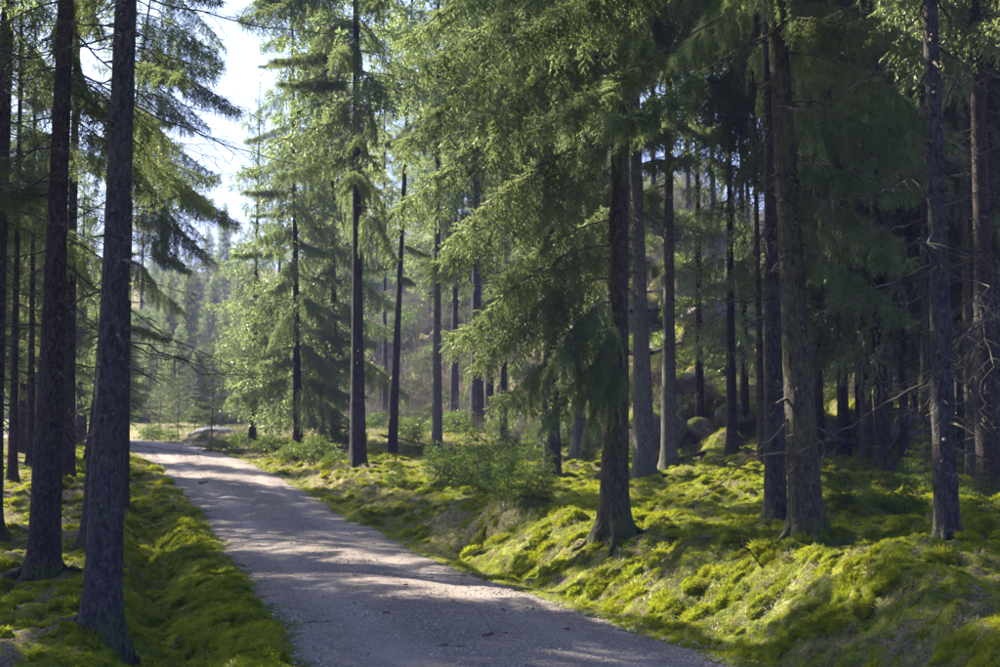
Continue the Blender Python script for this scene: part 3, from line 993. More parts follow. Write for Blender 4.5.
spruce(122, 512, 12, "slim dark spruce peeping out just right of the thickest left trunk", topx=134, mat=M_BARK_BROWN, crown=CR_FULL[0], cb=11.0, cscale=.8,
       deads=rand_deads(rg, 8, 2.5, 8.0, .7, 1.2), boughs=[(3.4, -10, .9, 6), (4.9, 10, 1.2, 3), (5.5, -15, 1.7, 7), (6.2, 12, 2.1, 3), (6.9, -5, 1.8, 1), (7.7, -30, 1.7, 7), (8.3, 8, 2.1, 3), (9.0, -10, 1.9, 1), (6.0, 60, 1.4, 7), (4.6, -50, 1.2, 1), (7.2, 70, 1.5, 1),
       (5.1, -20, 1.3, 7), (5.8, 25, 1.5, 7), (6.4, -25, 2.1, 7), (7.9, 20, 1.5, 7), (8.6, -35, 1.5, 7), (4.2, 15, 1.1, 7), (5.4, 5, 1.7, 7)])
spruce(66, 482, 16, "reddish brown spruce standing in the gap between the two big left trunks", topx=78, mat=M_BARK_BROWN, crown=CR_THIN[1], cb=10,
       deads=rand_deads(rg, 20, 1.0, 8.0, .7, 1.3), boughs=rand_boughs(rg, 8, 5.0, 9, 1.8, 2.4))
spruce(12, 486, 9, "thin dark spruce close to the left edge, the thinner of the pair", topx=22, mat=M_BARK_BROWN, crown=CR_THIN[0], cb=10, cscale=.7,
       deads=rand_deads(rg, 18, 1.0, 8.0, .7, 1.2), boughs=rand_boughs(rg, 8, 3.5, 8, 1.6, 2.4))
spruce(-14, 540, 26, "spruce at the very left edge of the wood", topx=8, mat=M_BARK, crown=CR_THIN[0], cb=14, cscale=.6,
       deads=rand_deads(rg, 34, 1.0, 7.0, .8, 1.3, (-60, 60)), boughs=rand_boughs(rg, 8, 4.0, 8, 1.8, 2.5))
spruce(88, 470, 9, "thin spruce leaning right behind the big left trunk", topx=150, mat=M_BARK_BROWN, crown=CR_THIN[1], cb=5.5, cscale=.6, H=13,
       deads=rand_deads(rg, 10, 1.0, 6.0, .7, 1.2))
spruce(30, 470, 8, "thin spruce between the two leftmost trunks, far back", topx=36, mat=M_BARK_BROWN, crown=CR_THIN[0], cb=6, cscale=.7, H=13,
       deads=rand_deads(rg, 12, 1.0, 7.0, .7, 1.2))
spruce(112, 450, 8, "bushy spruce across the bend behind the thickest left trunk", topx=150, mat=M_BARK_BROWN, crown=CR_FULL[0], cb=1.0, cscale=.4, H=6.0)

# --- centre, far side of the bend
spruce(358, 470, 15, "tall grey spruce with a mossy foot where the road bends", topx=356, mat=M_BARK, crown=CR_THIN[0], cb=7.0, cscale=1.15,
       deads=rand_deads(rg, 12, 5, 10, .8, 1.3), boughs=rand_boughs(rg, 22, 5.5, 12, 1.6, 2.8, (60, 300)))
spruce(392, 452, 9, "thin dark leaning spruce with a bare lower trunk right of the mossy footed one", topx=412, mat=M_BARK_BROWN, crown=CR_THIN[1], cb=9.0, cscale=.8, H=18,
       boughs=[(5.0, 200, .9, 6), (5.4, 20, .8, 6), (5.9, 120, 1.0, 6), (6.3, 250, 1.0, 6), (4.6, 300, .9, 6)])
spruce(437, 455, 10, "straight narrow spruce trunk standing left of the hanging boughs", topx=438, mat=M_BARK_PALE, crown=CR_THIN[1], cb=8.5, cscale=1.1,
       deads=rand_deads(rg, 8, 5, 10, .8, 1.3), boughs=rand_boughs(rg, 8, 7.5, 11, 1.6, 2.4))
spruce(477, 436, 14, "broad shaded spruce just left of its thinner twin behind the hanging boughs", topx=475, mat=M_BARK, crown=CR_FULL[1], cb=9.0, cscale=1.0,
       deads=rand_deads(rg, 8, 5, 10, .8, 1.3), boughs=rand_boughs(rg, 8, 8.0, 12, 1.8, 2.6))
spruce(489, 432, 9, "thin spruce close against the right side of the broad shaded one", topx=492, mat=M_BARK_BROWN, crown=CR_THIN[0], cb=7.0)
spruce(503, 446, 7, "thin pole like spruce rising behind the saplings", topx=508, mat=M_BARK, crown=CR_THIN[1], cb=10.0, cscale=.5, H=16)
spruce(298, 452, 9, "sunlit bushy spruce with branches down to the roadside undergrowth", topx=292, mat=M_BARK_BROWN, crown=CR_THIN[0], cb=1.0, cscale=1.0, H=15.5, boughs=cone_boughs(rg, 72, 1.4, 14.5, 1.8))
spruce(335, 446, 9, "bushy spruce crowding in behind the tall grey trunk at the bend", topx=330, mat=M_BARK_BROWN, crown=CR_THIN[1], cb=2.0, cscale=1.0, H=17, boughs=cone_boughs(rg, 60, 2.4, 15, 1.9))
spruce(252, 447, 7, "loose feathery spruce beside the road left of the sunlit bushy one", topx=262, mat=M_BARK_BROWN, crown=CR_THIN[0], cb=1.2, cscale=.75, H=10.5)
spruce(322, 440, 7, "slender trunk seen through the gap under the bushy spruces", topx=322, mat=M_BARK, crown=CR_THIN[0], cb=8, cscale=.6, H=15)
spruce(454, 428, 9, "short trunked spruce in the clearing between the narrow trunk and the broad shaded one", topx=458, mat=M_BARK, crown=CR_FULL[0], cb=5, H=15)
spruce(385, 432, 6, "pale slender trunk in the clearing behind the leaning spruce", topx=384, mat=M_BARK, crown=CR_THIN[1], cb=8, H=16)

# --- centre right
HANG = [(1.9, 236, 1.5, 7), (1.65, 252, 1.2, 7), (2.2, 220, 1.8, 1), (2.75, 212, 1.9, 7), (2.5, 238, 1.5, 7), (2.25, 256, 1.1, 7), (3.0, 192, 2.0, 1), (1.8, 268, .8, 7), (2.0, 250, 1.2, 1), (3.1, 212, 2.1, 7),
        (3.4, 205, 1.6, 1), (3.9, 180, 2.2, 1), (4.2, 215, 2.3, 7), (4.5, 250, 1.5, 1), (4.8, 190, 2.6, 7), (5.2, 226, 2.4, 1),
        (5.4, 275, 1.7, 0), (5.6, 178, 2.6, 7), (6.0, 208, 2.6, 1), (6.6, 188, 2.6, 7), (6.9, 235, 2.3, 1), 
        (7.3, 200, 2.6, 1), (6.2, 330, 1.4, 1), (7.0, 15, 1.5, 2)]
spruce(614, 541, 26, "spruce with greenish lit trunk on the mossy bank, boughs hanging low on its left", topx=622, mat=M_BARK_GREEN, crown=CR_FULL[0], cb=9.5, cscale=.8, flare=1.1,
       deads=rand_deads(rg, 8, 3.0, 6.0, .5, .9), boughs=HANG)
spruce(645, 487, 20, "pale grey spruce right behind the greenish trunk, moss round its foot", topx=632, mat=M_BARK_PALE, crown=CR_FULL[1], cb=8.0,
       deads=rand_deads(rg, 10, 3.5, 8.5, .7, 1.1), boughs=rand_boughs(rg, 14, 5.0, 9.5, 1.6, 2.4))
spruce(669, 472, 15, "smooth slim grey spruce, first to the right of the pale grey one", topx=669, mat=M_BARK_PALE, crown=CR_FULL[0], cb=9.5,
       deads=rand_deads(rg, 12, 4.0, 9.5, .7, 1.2), boughs=rand_boughs(rg, 12, 5.5, 10, 1.6, 2.4))
spruce(552, 479, 17, "dark grey spruce below the hanging boughs, nearest left of the greenish trunk", topx=546, mat=M_BARK, crown=CR_FULL[1], cb=9.5, cscale=1.15,
       deads=rand_deads(rg, 8, 4, 9, .7, 1.1), boughs=rand_boughs(rg, 20, 4.6, 9.5, 1.9, 2.8))
spruce(579, 462, 14, "grey spruce half veiled by the hanging bough tips, mossy ground at its foot", topx=576, mat=M_BARK_PALE, crown=CR_FULL[0], cb=9.0,
       deads=rand_deads(rg, 8, 4, 9, .7, 1.1), boughs=rand_boughs(rg, 14, 5.5, 10, 1.8, 2.6))
# --- right
B21 = [(3.9, -20, 1.5, 7), (3.1, -45, 1.2, 1), (4.4, 0, 1.7, 7), (2.5, -15, 1.1, 7), (4.9, -30, 1.7, 1), (5.5, 190, 2.6, 3), (5.9, 205, 2.8, 3), (5.0, 175, 2.3, 5), (6.3, 160, 2.6, 3), (6.5, 220, 2.6, 5), (4.6, 215, 2.1, 5), (5.3, 250, 1.8, 1), (4.7, 300, 1.3, 6), (5.8, 330, 1.7, 0),
       (3.4, -35, 1.25, 6), (2.9, 10, 1.2, 6), (6.0, 20, 1.9, 1), (6.4, 280, 1.8, 7), (5.1, 60, 1.6, 2), (6.6, 340, 2.0, 7), (5.6, -60, 1.6, 7), (6.1, -80, 1.8, 0), (6.6, 240, 2.2, 1)]
spruce(808, 553, 29, "stout dark spruce with a lit left edge and wide mossy foot on the bank", topx=776, mat=M_BARK_GREEN, crown=CR_FULL[1], cb=8.0, flare=1.15,
       deads=rand_deads(rg, 18, 1.0, 6.0, .4, .8), boughs=B21)
spruce(776, 525, 20, "nearly black spruce standing just left of the stout one", topx=768, mat=M_BARK, crown=CR_FULL[0], cb=9.0,  # darker bark stands in for the shade on this trunk
       deads=rand_deads(rg, 14, 2.5, 7.5, .6, 1.0), boughs=rand_boughs(rg, 8, 5.0, 8.5, 1.6, 2.3))
spruce(762, 470, 8, "pale pole thin spruce just left of the nearly black one", topx=752, mat=M_BARK_GREEN, crown=CR_FULL[1], cb=7,
       deads=rand_deads(rg, 14, 2.5, 9, .7, 1.2), boughs=rand_boughs(rg, 10, 3.6, 9, 1.5, 2.3))
spruce(732, 452, 10, "spruce feathered with pale drooping boughs in front of the boulder slope", topx=728, mat=M_BARK, crown=CR_THIN[0], cb=2.4, cscale=.7, H=17)
spruce(884, 472, 15, "right one of the twin dark trunks between the stout spruce and the tall right one", topx=866, mat=M_BARK_BROWN, crown=CR_FULL[0], cb=9.0,
       deads=rand_deads(rg, 26, 1.5, 9.0, .7, 1.2), boughs=rand_boughs(rg, 10, 5.5, 9.5, 1.8, 2.5))
spruce(868, 466, 12, "left one of the twin dark trunks between the stout spruce and the tall right one", topx=852, mat=M_BARK_GREEN, crown=CR_FULL[1], cb=8.0,
       deads=rand_deads(rg, 22, 1.5, 9.0, .7, 1.2), boughs=rand_boughs(rg, 6, 6, 10, 1.6, 2.2))
spruce(843, 462, 10, "spruce with bushy low boughs between the stout spruce and the twin trunks", topx=838, mat=M_BARK_BROWN, crown=CR_FULL[0], cb=2.4, cscale=.72, H=17)
spruce(948, 552, 22, "tall straight spruce with a thin lit left edge near the right border", topx=930, mat=M_BARK, crown=CR_FULL[1], cb=8.5,
       deads=rand_deads(rg, 30, 1.2, 6.5, .6, 1.1), boughs=rand_boughs(rg, 4, 5.0, 7.5, 1.4, 2.0, (90, 300)))
spruce(926, 478, 9, "narrow spruce showing left of the tall straight right one", topx=920, mat=M_BARK_GREEN, crown=CR_THIN[0], cb=8.0,
       deads=rand_deads(rg, 26, 1.5, 9.0, .7, 1.2))
spruce(972, 485, 10, "narrow lit edged spruce just right of the tall straight right one", topx=958, mat=M_BARK_GREEN, crown=CR_FULL[0], cb=8.0,
       deads=rand_deads(rg, 22, 1.5, 9.0, .7, 1.2))
spruce(990, 500, 24, "broad dark spruce at the right border", topx=975, mat=M_BARK_BROWN, crown=CR_FULL[1], cb=7.0,
       deads=rand_deads(rg, 28, 1.0, 7.5, .7, 1.2), boughs=())
spruce(1035, 520, 24, "spruce just beyond the right border", topx=1020, mat=M_BARK_BROWN, crown=CR_FULL[0], cb=7.0,
       deads=rand_deads(rg, 14, 1.0, 7.5, .8, 1.3, (120, 240)), boughs=())
for i, (px, Yd, lab) in enumerate([(-8, 34, "shaded spruce furthest left in the back of the dark wood"), (22, 37, "bushy spruce filling the gap left of the second trunk from the edge"), (52, 44, "dark spruce right behind the second trunk from the left edge"),
                             (84, 50, "leafy dark spruce just left of the thickest trunk, far back"), (108, 45, "spruce mostly hidden by the thickest trunk, branches down to the ground")]):
    spruce(px, 0, 0, lab, xy=(pix_ray(px, 400)[0] * Yd, Yd), thick=.13, shared=i, crown=CR_FULL[i % 2], cb=[2.2, 3.0, 2.6, 1.8, 1.2][i], cscale=.6, H=[10, 10, 9.5, 9, 6.5][i])
ROWS = [(905, 462, 9, "shaded spruce in the gap between the twin trunks and the tall right one"), (820, 455, 9, "shaded spruce just behind the right side of the stout spruce"),
        (1000, 470, 12, "shaded spruce behind the broad dark one at the right border"), (700, 440, 9, "slim spruce at the foot of the boulder slope, right of the slim grey one"),
        (745, 430, 9, "slim spruce behind the feathered one in front of the boulder slope"), (860, 445, 8, "thin shaded spruce behind the left twin trunk"),
        (950, 455, 9, "shaded spruce hidden behind the tall straight right one"), (795, 445, 8, "thin shaded spruce behind the stout one"),
        (915, 440, 8, "thin spruce far back, left of the tall straight right one"), (980, 440, 9, "thin spruce far back between the tall right one and the border"),
        (890, 430, 7, "thinnest far spruce behind the right twin trunk"), (1030, 460, 10, "shaded spruce beyond the right border"),
        (845, 436, 8, "far thin spruce left of the twin trunks"), (935, 432, 8, "far thin spruce close beside the tall right one"), (962, 446, 8, "shaded thin spruce right behind the tall right one"), (1012, 440, 9, "far spruce at the right border")]
for i, (px, py, w, lab) in enumerate(ROWS):
    spruce(px, py, w, lab, topx=px - 6 - (px - 700) * .03, group="dark rows of spruces behind the right hand trunks", shared=i,
           crown=(CR_FULL + CR_THIN)[i % 4 if px < 840 else i % 2], cb=([4.5, 6.5, 5.5, 7][i % 4] if px < 840 else [2.2, 3.5, 4.5, 2.8][i % 4]) if not 690 < px < 760 else 9, cscale=.75, deads=rand_deads(rg, 9, 1.5, 8, .8, 1.3))

# --- wooded slope closing the view
BG = [(28, 44), (55, 50), (80, 47), (-10, 46), (278, 58), (292, 66), (345, 60), (372, 70), (405, 82), (430, 64), (462, 72), (498, 54), (520, 62), (545, 50), (566, 60), (590, 48), (608, 56),
      (630, 62), (655, 50), (690, 58), (715, 50), (750, 60), (775, 52), (800, 46), (830, 54), (865, 48), (900, 56), (935, 46), (965, 54), (1000, 46), (186, 70), (212, 78), (315, 78), (236, 72), (168, 68), (150, 66), (198, 64), (224, 66), (250, 64), (178, 63), (240, 80), (160, 74), (158, 88), (176, 92), (192, 90), (206, 93), (222, 89), (238, 92), (252, 88), (140, 90)]
for i, (px, Yd) in enumerate(BG):
    x = pix_ray(px, 400)[0] * Yd
    low = 140 < px < 262
    lab = ("far spruce in the dark wood behind the trunks at the left edge" if px < 140 else ("small conical spruce on the crest in the sky gap" if Yd > 76 else "little spruce on the slope above the bend") if low
           else "far spruce beside the leaning thin one, at the top of the clearing" if px < 420 else "far spruce behind the hanging boughs" if px < 600 else "far spruce on the boulder slope behind the slim grey trunks" if px < 780 else "far spruce in the dark behind the right hand rows")
    spruce(px, 0, 0, lab, xy=(x, Yd), thick=.055 if low else .15, shared=i, group="spruces on the far slope",
           crown=(CR_FULL if i % 3 == 0 or low else CR_THIN)[i % 2], cb=([1.5, 3.0, 2.0, 4.0][i % 4] if px < 600 or px > 780 else 6.5) if not low else .4, cscale=.8 if not low else .55, H=[3.5, 5.5, 7.5, 4.5][i % 4] if low else float(rg.uniform(10.5, 15) if 275 < px < 790 else rg.uniform(8, 10) if px < 140 else rg.uniform(15, 21)))

# --- the wood goes on to the left of the picture and shades the foreground
LEFTW = [(-9.5, 14), (-12, 19), (-8.0, 17.0), (-18, 20), (-21, 27), (-14, 15), (-24, 22), (-13, 19), (-7.2, 10.5), (-18, 13),
         (-4.5, 3), (-6, -4), (8, 3), (9, -5), (-3, -9), (9.5, 9), (-8.5, 6), (6, -11), (-9, -1), (12, 0), (14, 8), (13, 16), (17, 22), (1, -15), (-11, -8)]
SHADEW = [(-12.7, 29.5), (-13.6, 32), (-11.5, 27), (-10.5, 19.8), (-13, 25), (-14.5, 34.5)]  # added unseen spruces, heights chosen to shade the upper-left boughs
for i, (x, y) in enumerate(LEFTW + SHADEW):
    spruce(0, 0, 0, "shade-casting spruce of the surrounding wood outside the view", xy=(x, y), thick=.17, shared=i, group="spruces of the surrounding wood",
           crown=(CR_FULL + CR_THIN)[i % 4], cb=[6.5, 7.5, 6, 8][i % 4] if i < len(LEFTW) else 5.5, H=float(rg.uniform(20, 24)) if i < len(LEFTW) else 19.0 if i - len(LEFTW) in (0, 1) else 13.0, deads=rand_deads(rg, 5, 1.5, 7, .8, 1.3))


# ------------------------------------------------------------------ saplings and bushes
def sapling_mesh(name, rng, H, R0, step=.17, per=5, hang=.35, mat=None, pitch=.25, hi=True, t0=.05, sl=.06, dens=1.0):
    G = Geo(); z = .05; a0 = 0
    while z < H:
        q = z / H
        L = R0 * (1 - q) ** .8 * min(1, .6 + q * 3) + .06
        for k in range(per):
            a = a0 + k * 6.283 / per + rng.normal(0, .2)
            b = bough(rng, L=L * rng.uniform(.75, 1.15), l2=min(.3, .1 + .35 * L), ds=.04 / dens, t0=t0, pitch=pitch + rng.normal(0, .08), droop=.25, tipup=.15, hang=hang, sp=.034 / dens, sl=sl, tw=.01)
            c, s = math.cos(a), math.sin(a); Rm = np.array([[c, s, 0], [-s, c, 0], [0, 0, 1]]); off = np.array([0, 0, z + rng.uniform(-.04, .04)])
            V, F = tubes(b['ax'][::3] @ Rm + off, b['ar'][::3], 3); G.add(V, F, 0)
            if hi: expand_needles(G, b['P'] @ Rm + off, b['D'] @ Rm, b['L'], rng, 3, .022, .005, core=False); expand_single(G, b['P'] @ Rm + off, b['D'] @ Rm, b['L'] * 1.25, rng, .013)
            else: expand_blades(G, b['P'] @ Rm + off, b['D'] @ Rm, b['L'], rng, .02)
        z += step * rng.uniform(.8, 1.2); a0 += 1
    return G.mesh(name, [M_TWIG, mat or M_SAPLING])


def stem_mesh(name, H, r, rng):
    z = np.linspace(-.15, 1, 8)[:, None] * H
    P = np.concatenate([rng.normal(0, .006, (8, 2)) * H, z], 1)
    V, F = tubes(P, np.linspace(r, r * .25, 8), 6); G = Geo(); G.add(V, F, 0, True)
    return G.mesh(name, [M_TWIG])


rng = np.random.default_rng(21)
SAP = [(sapling_mesh("sapling_a", rng, 1.6, .55), stem_mesh("stem_a", 1.65, .016, rng), 1.6),
       (sapling_mesh("sapling_b", rng, 1.1, .55, .12), stem_mesh("stem_b", 1.15, .014, rng), 1.1),
       (sapling_mesh("sapling_c", rng, 2.0, .8, .22), stem_mesh("stem_c", 2.05, .022, rng), 2.0)]
BUSH = [sapling_mesh("bush_a", rng, .55, .7, .10, 7, .2, M_LEAF, .45, True), sapling_mesh("bush_b", rng, .45, .55, .10, 7, .3, M_SAPLING, .3, True)]
PINE = (sapling_mesh("pine_sapling", rng, 4.2, 1.0, .36, 5, -.3, M_NEEDLE_PALE, .35, False, .15, .09, .7), stem_mesh("pine_stem", 4.4, .035, rng))


def sapling(px, py, h_px, var, label, group=None, far=None):
    x, y = on_ground(px, py, far); z = gz(x, y)
    t = thing("spruce_sapling", label, "sapling", (x, y, z), group, rng.uniform(0, 6))
    s = .84 * h_px / F_PX * y / SAP[var][2]
    link("foliage", SAP[var][0], t, scale=(s, s, s)); link("stem", SAP[var][1], t, scale=(s, s, s))


def bush(px, py, h_px, var, label, group=None, far=None):
    x, y = on_ground(px, py, far); z = gz(x, y)
    s = h_px / F_PX * y / .75
    t = thing("low_bush", label, "bush", (x, y, z - .05), group, rng.uniform(0, 6))
    link("foliage", BUSH[var], t, scale=(s, s, s))
    link("stem", SAP[1][1], t, scale=(s, s, .3 * s))


sapling(521, 506, 62, 0, "small upright spruce sapling behind the mossy mound by the road")
sapling(478, 496, 78, 1, "wide young spruce at the left end of the sapling thicket")
sapling(502, 490, 85, 0, "taller young spruce in the middle of the sapling thicket")
sapling(455, 492, 58, 1, "low bluish spruce sapling nearest the road in the thicket")
sapling(538, 500, 48, 1, "short bushy sapling at the right end of the thicket")
sapling(508, 497, 66, 1, "sapling rising directly from the top of the mossy mound")
sapling(466, 478, 74, 0, "upright sapling at the back left of the thicket")
sapling(440, 482, 46, 1, "spreading sapling at the outer left of the thicket")
sapling(528, 482, 66, 2, "feathery sapling behind the small upright one")
sapling(485, 503, 44, 1, "low sapling leaning over the mossy hollow")
sapling(397, 486, 40, 1, "small dark sapling at the foot of the leaning thin spruce")
sapling(545, 485, 60, 0, "slender sapling close to the dark grey trunk below the hanging boughs")
sapling(492, 478, 70, 2, "young spruce at the back of the sapling thicket")
sapling(613, 505, 30, 1, "tiny sapling on the moss beside the greenish trunk", far=19)
sapling(868, 520, 50, 2, "dark sapling in the undergrowth below the twin trunks")
sapling(905, 512, 62, 1, "wide dark sapling between the twin trunks and the tall right spruce")
sapling(842, 510, 46, 1, "young spruce shaded by the stout trunk on its right")
sapling(985, 520, 70, 0, "shaded sapling at the right border below the broad dark trunk")
sapling(925, 500, 90, 2, "taller shaded sapling just left of the tall right spruce")
sapling(690, 462, 34, 1, "low sapling on the moss right of the slim grey spruce")
sapling(720, 470, 36, 2, "low spreading sapling before the boulder slope")
sapling(588, 465, 30, 1, "small sapling between the veiled grey spruce and the greenish trunk")
sapling(430, 470, 40, 0, "sapling at the foot of the straight narrow trunk")
sapling(415, 455, 36, 1, "rounded sapling in the clearing right of the leaning spruce")
bush(315, 462, 34, 0, "bright green bush on the roadside left of the mossy footed spruce")
bush(292, 463, 26, 0, "small green bush at the start of the roadside undergrowth")
bush(336, 470, 22, 0, "low sunlit green bush touching the mossy footed trunk")
bush(338, 452, 34, 0, "green bush behind the mossy footed spruce")
bush(235, 455, 20, 1, "dark low bush where the road vanishes round the bend")
bush(218, 452, 26, 1, "low bush in front of the pale rock outcrop")
bush(152, 440, 22, 0, "leafy bush at the far left end of the bend")
bush(170, 439, 20, 1, "low dark bush on the outside of the bend, left of the young pine")
bush(236, 447, 18, 0, "bright bush at the right end of the pale outcrop")
bush(250, 446, 28, 1, "dark bush under the feathery spruce at the bend")
bush(268, 452, 28, 0, "bush at the foot of the sunlit bushy spruce")
bush(205, 441, 16, 1, "smallest bush on the outside of the bend")
bush(372, 462, 20, 1, "green tuft of bush between the mossy footed and leaning spruces")
bush(466, 470, 30, 1, "leafy bush under the sapling thicket")
bush(645, 498, 16, 0, "small green bush at the foot of the pale grey spruce")
bush(410, 440, 30, 0, "sunlit bush in the clearing")
bush(512, 455, 30, 1, "bush behind the sapling thicket")
bush(880, 505, 26, 1, "low dark bush right of the stout trunk")
bush(960, 505, 26, 1, "low dark bush at the foot of the trunks by the right border")

x, y = on_ground(212, 446); z = gz(x, y)
t = thing("young_pine", "pale young pine in front of the rock outcrop at the bend", "tree", (x, y, z))
s = 108 / F_PX * y / 4.3
link("crown", PINE[0], t, (0, 0, .7 * s), scale=(s, s, s * .85)); link("trunk", PINE[1], t, scale=(s, s, s))
for i, (px, py, hp) in enumerate([(178, 440, 78), (255, 442, 60), (195, 436, 55), (160, 436, 70)]):
    x, y = on_ground(px, py, 66); z = gz(x, y); s = hp / F_PX * y / 4.3
    t = thing("young_pine", ["thin young pine left of the pale one at the bend", "young pine right of the rock outcrop", "small pine on top of the rock outcrop", "pale pine furthest left behind the bend"][i], "tree", (x, y, z), "young pines by the bend")
    link("crown", PINE[0], t, (0, 0, .7 * s), (0, 0, i * 1.7), (s, s, s * .85)); link("trunk", PINE[1], t, scale=(s, s, s))


# bare bushes
def bare_bush(name, rng, H=2.4, n=16, mat=None):
    G = Geo()
    def rec(p, d, l, r, lev):
        k = 6; s = np.linspace(0, 1, k)[:, None]
        bend = rng.normal(0, .22, 3)
        q = p + d * l * s + bend * l * s ** 2
        V, F = tubes(q, r * (1 - .6 * s[:, 0]), 3); G.add(V, F, 0)
        if lev < 3:
            for j in range(4 if lev < 2 else 3):
                i = rng.integers(2, k)
                rec(q[i], norm(d + rng.normal(0, .55, 3) + np.array([0, 0, .12])), l * rng.uniform(.4, .7), r * .5, lev + 1)
    for i in range(n):
        a = rng.uniform(0, 6.28); rec(np.array([math.cos(a) * .15, math.sin(a) * .15, -.1]), norm(np.array([math.cos(a) * rng.uniform(.1, .8), math.sin(a) * rng.uniform(.1, .8), 1])), H * rng.uniform(.4, .75), .011, 0)
    return G.mesh(name, [mat or M_PALE])


BB = [bare_bush("bare_bush_a", rng), bare_bush("bare_bush_b", rng, 3.2, 10), bare_bush("bare_bush_c", rng, 1.6, 20)]
bb_lab = ["bare twiggy bush in the clearing right of the leaning spruce", "tall bare bush between the narrow trunk and the broad shaded one", "bare bush beside the pale outcrop",
          "bare grey thicket behind the young pine", "brown bare bush left of the mossy footed spruce", "bare bush between the bushy spruces and the leaning spruce"]
for i, (px, py, hp, v) in enumerate([(412, 430, 110, 1), (455, 425, 105, 1), (240, 443, 34, 2), (214, 444, 22, 2), (200, 425, 70, 0), (296, 440, 40, 2), (372, 430, 80, 0), (425, 415, 110, 0), (395, 415, 110, 1), (235, 415, 90, 0),
                                      (180, 425, 80, 1), (690, 400, 60, 2), (760, 400, 60, 0), (470, 410, 120, 1), (660, 420, 40, 2), (340, 415, 70, 0), (260, 425, 60, 2), (160, 430, 60, 0), (520, 410, 70, 0), (710, 360, 60, 0), (440, 390, 90, 1)]):
    x, y = on_ground(px, py, 70); s = hp / F_PX * y / [2.9, 3.8, 1.9][v]
    o = link("bare_bush", BB[v], None, (x, y, gz(x, y)), (0, 0, i * 1.3), (s, s, s))
    tag(o, bb_lab[i] if i < 6 else "leafless brushwood bush on the slope behind the clearing", "bush", "bare bushes behind the bend" if i < 6 else "leafless bushes on the far slope")


n = 5200
Y = rng.uniform(31, 88, n); X = rng.uniform(-.44, .44, n) * Y
a = X / Y
Y0 = np.interp(a, [-.45, -.30, -.16, -.06, .03, .09, .13, .3], [70, 66, 57, 46, 36, 31, 28, 26])
k_ = Y > Y0; X = X[k_]; Y = Y[k_]; n = len(X)
pick = np.where(rng.uniform(0, 1, n) < .42, 0, 1 + rng.integers(0, 2, n))
scatter("slope_undergrowth", np.stack([X, Y, terrain(X, Y) - .08], -1), np.stack([rng.normal(0, .15, n), rng.normal(0, .15, n), rng.uniform(0, 6.28, n)], -1),
        rng.uniform(.45, 1.0, n) * np.where(pick == 0, .75, 1.5) * np.interp(Y, [35, 60, 88], [.85, 1.2, 2.0]), [BB[2], BUSH[0], BUSH[1]], pick)


# ------------------------------------------------------------------ rocks, mounds
def rock_mesh(name, rng, mat, sub=4, cuts=12, flat=.65):
    import bmesh
    bm = bmesh.new(); bmesh.ops.create_icosphere(bm, subdivisions=sub, radius=1)
    V = np.array([v.co[:] for v in bm.verts])
    for _ in range(cuts):
        n = norm(rng.normal(0, 1, 3)); d = rng.uniform(.55, .9)
        e = V @ n - d; V = V - np.clip(e, 0, None)[:, None] * n * .92
    k = norm(V)
    nn = fbm(k[:, 0] * 2 + k[:, 2] * 1.3 + 7, k[:, 1] * 2 - k[:, 2], int(rng.integers(1, 999)), 4) - .5
    V = V * (1 + .22 * nn[:, None]); V[:, 2] *= flat
    for v, c in zip(bm.verts, V): v.co = c
    me = bpy.data.meshes.new(name); bm.to_mesh(me); bm.free(); me.materials.append(mat)
    for p in me.polygons: p.use_smooth = True
    return me


rng = np.random.default_rng(31)
RK = [rock_mesh("boulder_%d" % i, rng, M_ROCK) for i in range(4)]
RB = [rock_mesh("bare_rock_%d" % i, rng, M_ROCKBARE, flat=.5) for i in range(2)]


def rock(px, py, w_px, label, mesh, group=None, sink=.25, far=None, name="boulder", asp=(1, 1, 1)):
    x, y = on_ground(px, py, far); s = w_px / 2 / F_PX * y
    o = link(name, mesh, None, (x, y, gz(x, y) + s * .5 * asp[2] - sink * s), (rng.uniform(-.2, .2), rng.uniform(-.2, .2), rng.uniform(0, 6)), (s * asp[0], s * asp[1], s * asp[2]))
    tag(o, label, "rock", group)


rock(662, 448, 60, "big mossy boulder with a dark overhang between the slim grey spruce and its pale neighbour", RK[0], asp=(1, 1, 1.5))
rock(700, 440, 46, "grey faced boulder right of the slim grey spruce", RK[1])
rock(690, 395, 50, "mossy boulder halfway up the boulder slope", RK[2])
rock(720, 372, 44, "lichen pale boulder in the upper part of the boulder slope", RK[3])
rock(668, 350, 46, "boulder near the top of the slope behind the slim grey spruce", RK[0])
rock(705, 320, 50, "topmost boulder of the sunlit slope", RK[1])
rock(655, 385, 36, "small mossy boulder showing between the two grey trunks", RK[3])
rock(735, 420, 40, "dark boulder at the right foot of the boulder slope", RK[2])
rock(490, 425, 30, "rounded boulder with a bright moss cap in the clearing", RK[0])
rock(455, 430, 24, "mossy boulder low in the clearing left of the broad shaded trunk", RK[3])
rock(900, 440, 60, "shaded boulder behind the twin trunks", RK[1])
rock(820, 440, 50, "shaded boulder left of the twin trunks", RK[2])
rock(208, 437, 62, "long pale rock outcrop beside the road at the bend", RB[0], sink=.50, asp=(1.5, .9, .75), name="rock_outcrop")
rock(245, 438, 44, "rough pale outcrop right of the long one", RB[1], sink=.6, asp=(1.1, .8, .6), name="rock_outcrop")
rock(232, 360, 60, "grey cliff face high on the slope above the bend", RB[0], far=85, asp=(1, 1, 1.0), name="rock_outcrop", sink=1.0)
rock(205, 395, 45, "grey rock ledge on the slope behind the young pine", RB[1], far=80, name="rock_outcrop", sink=.8)


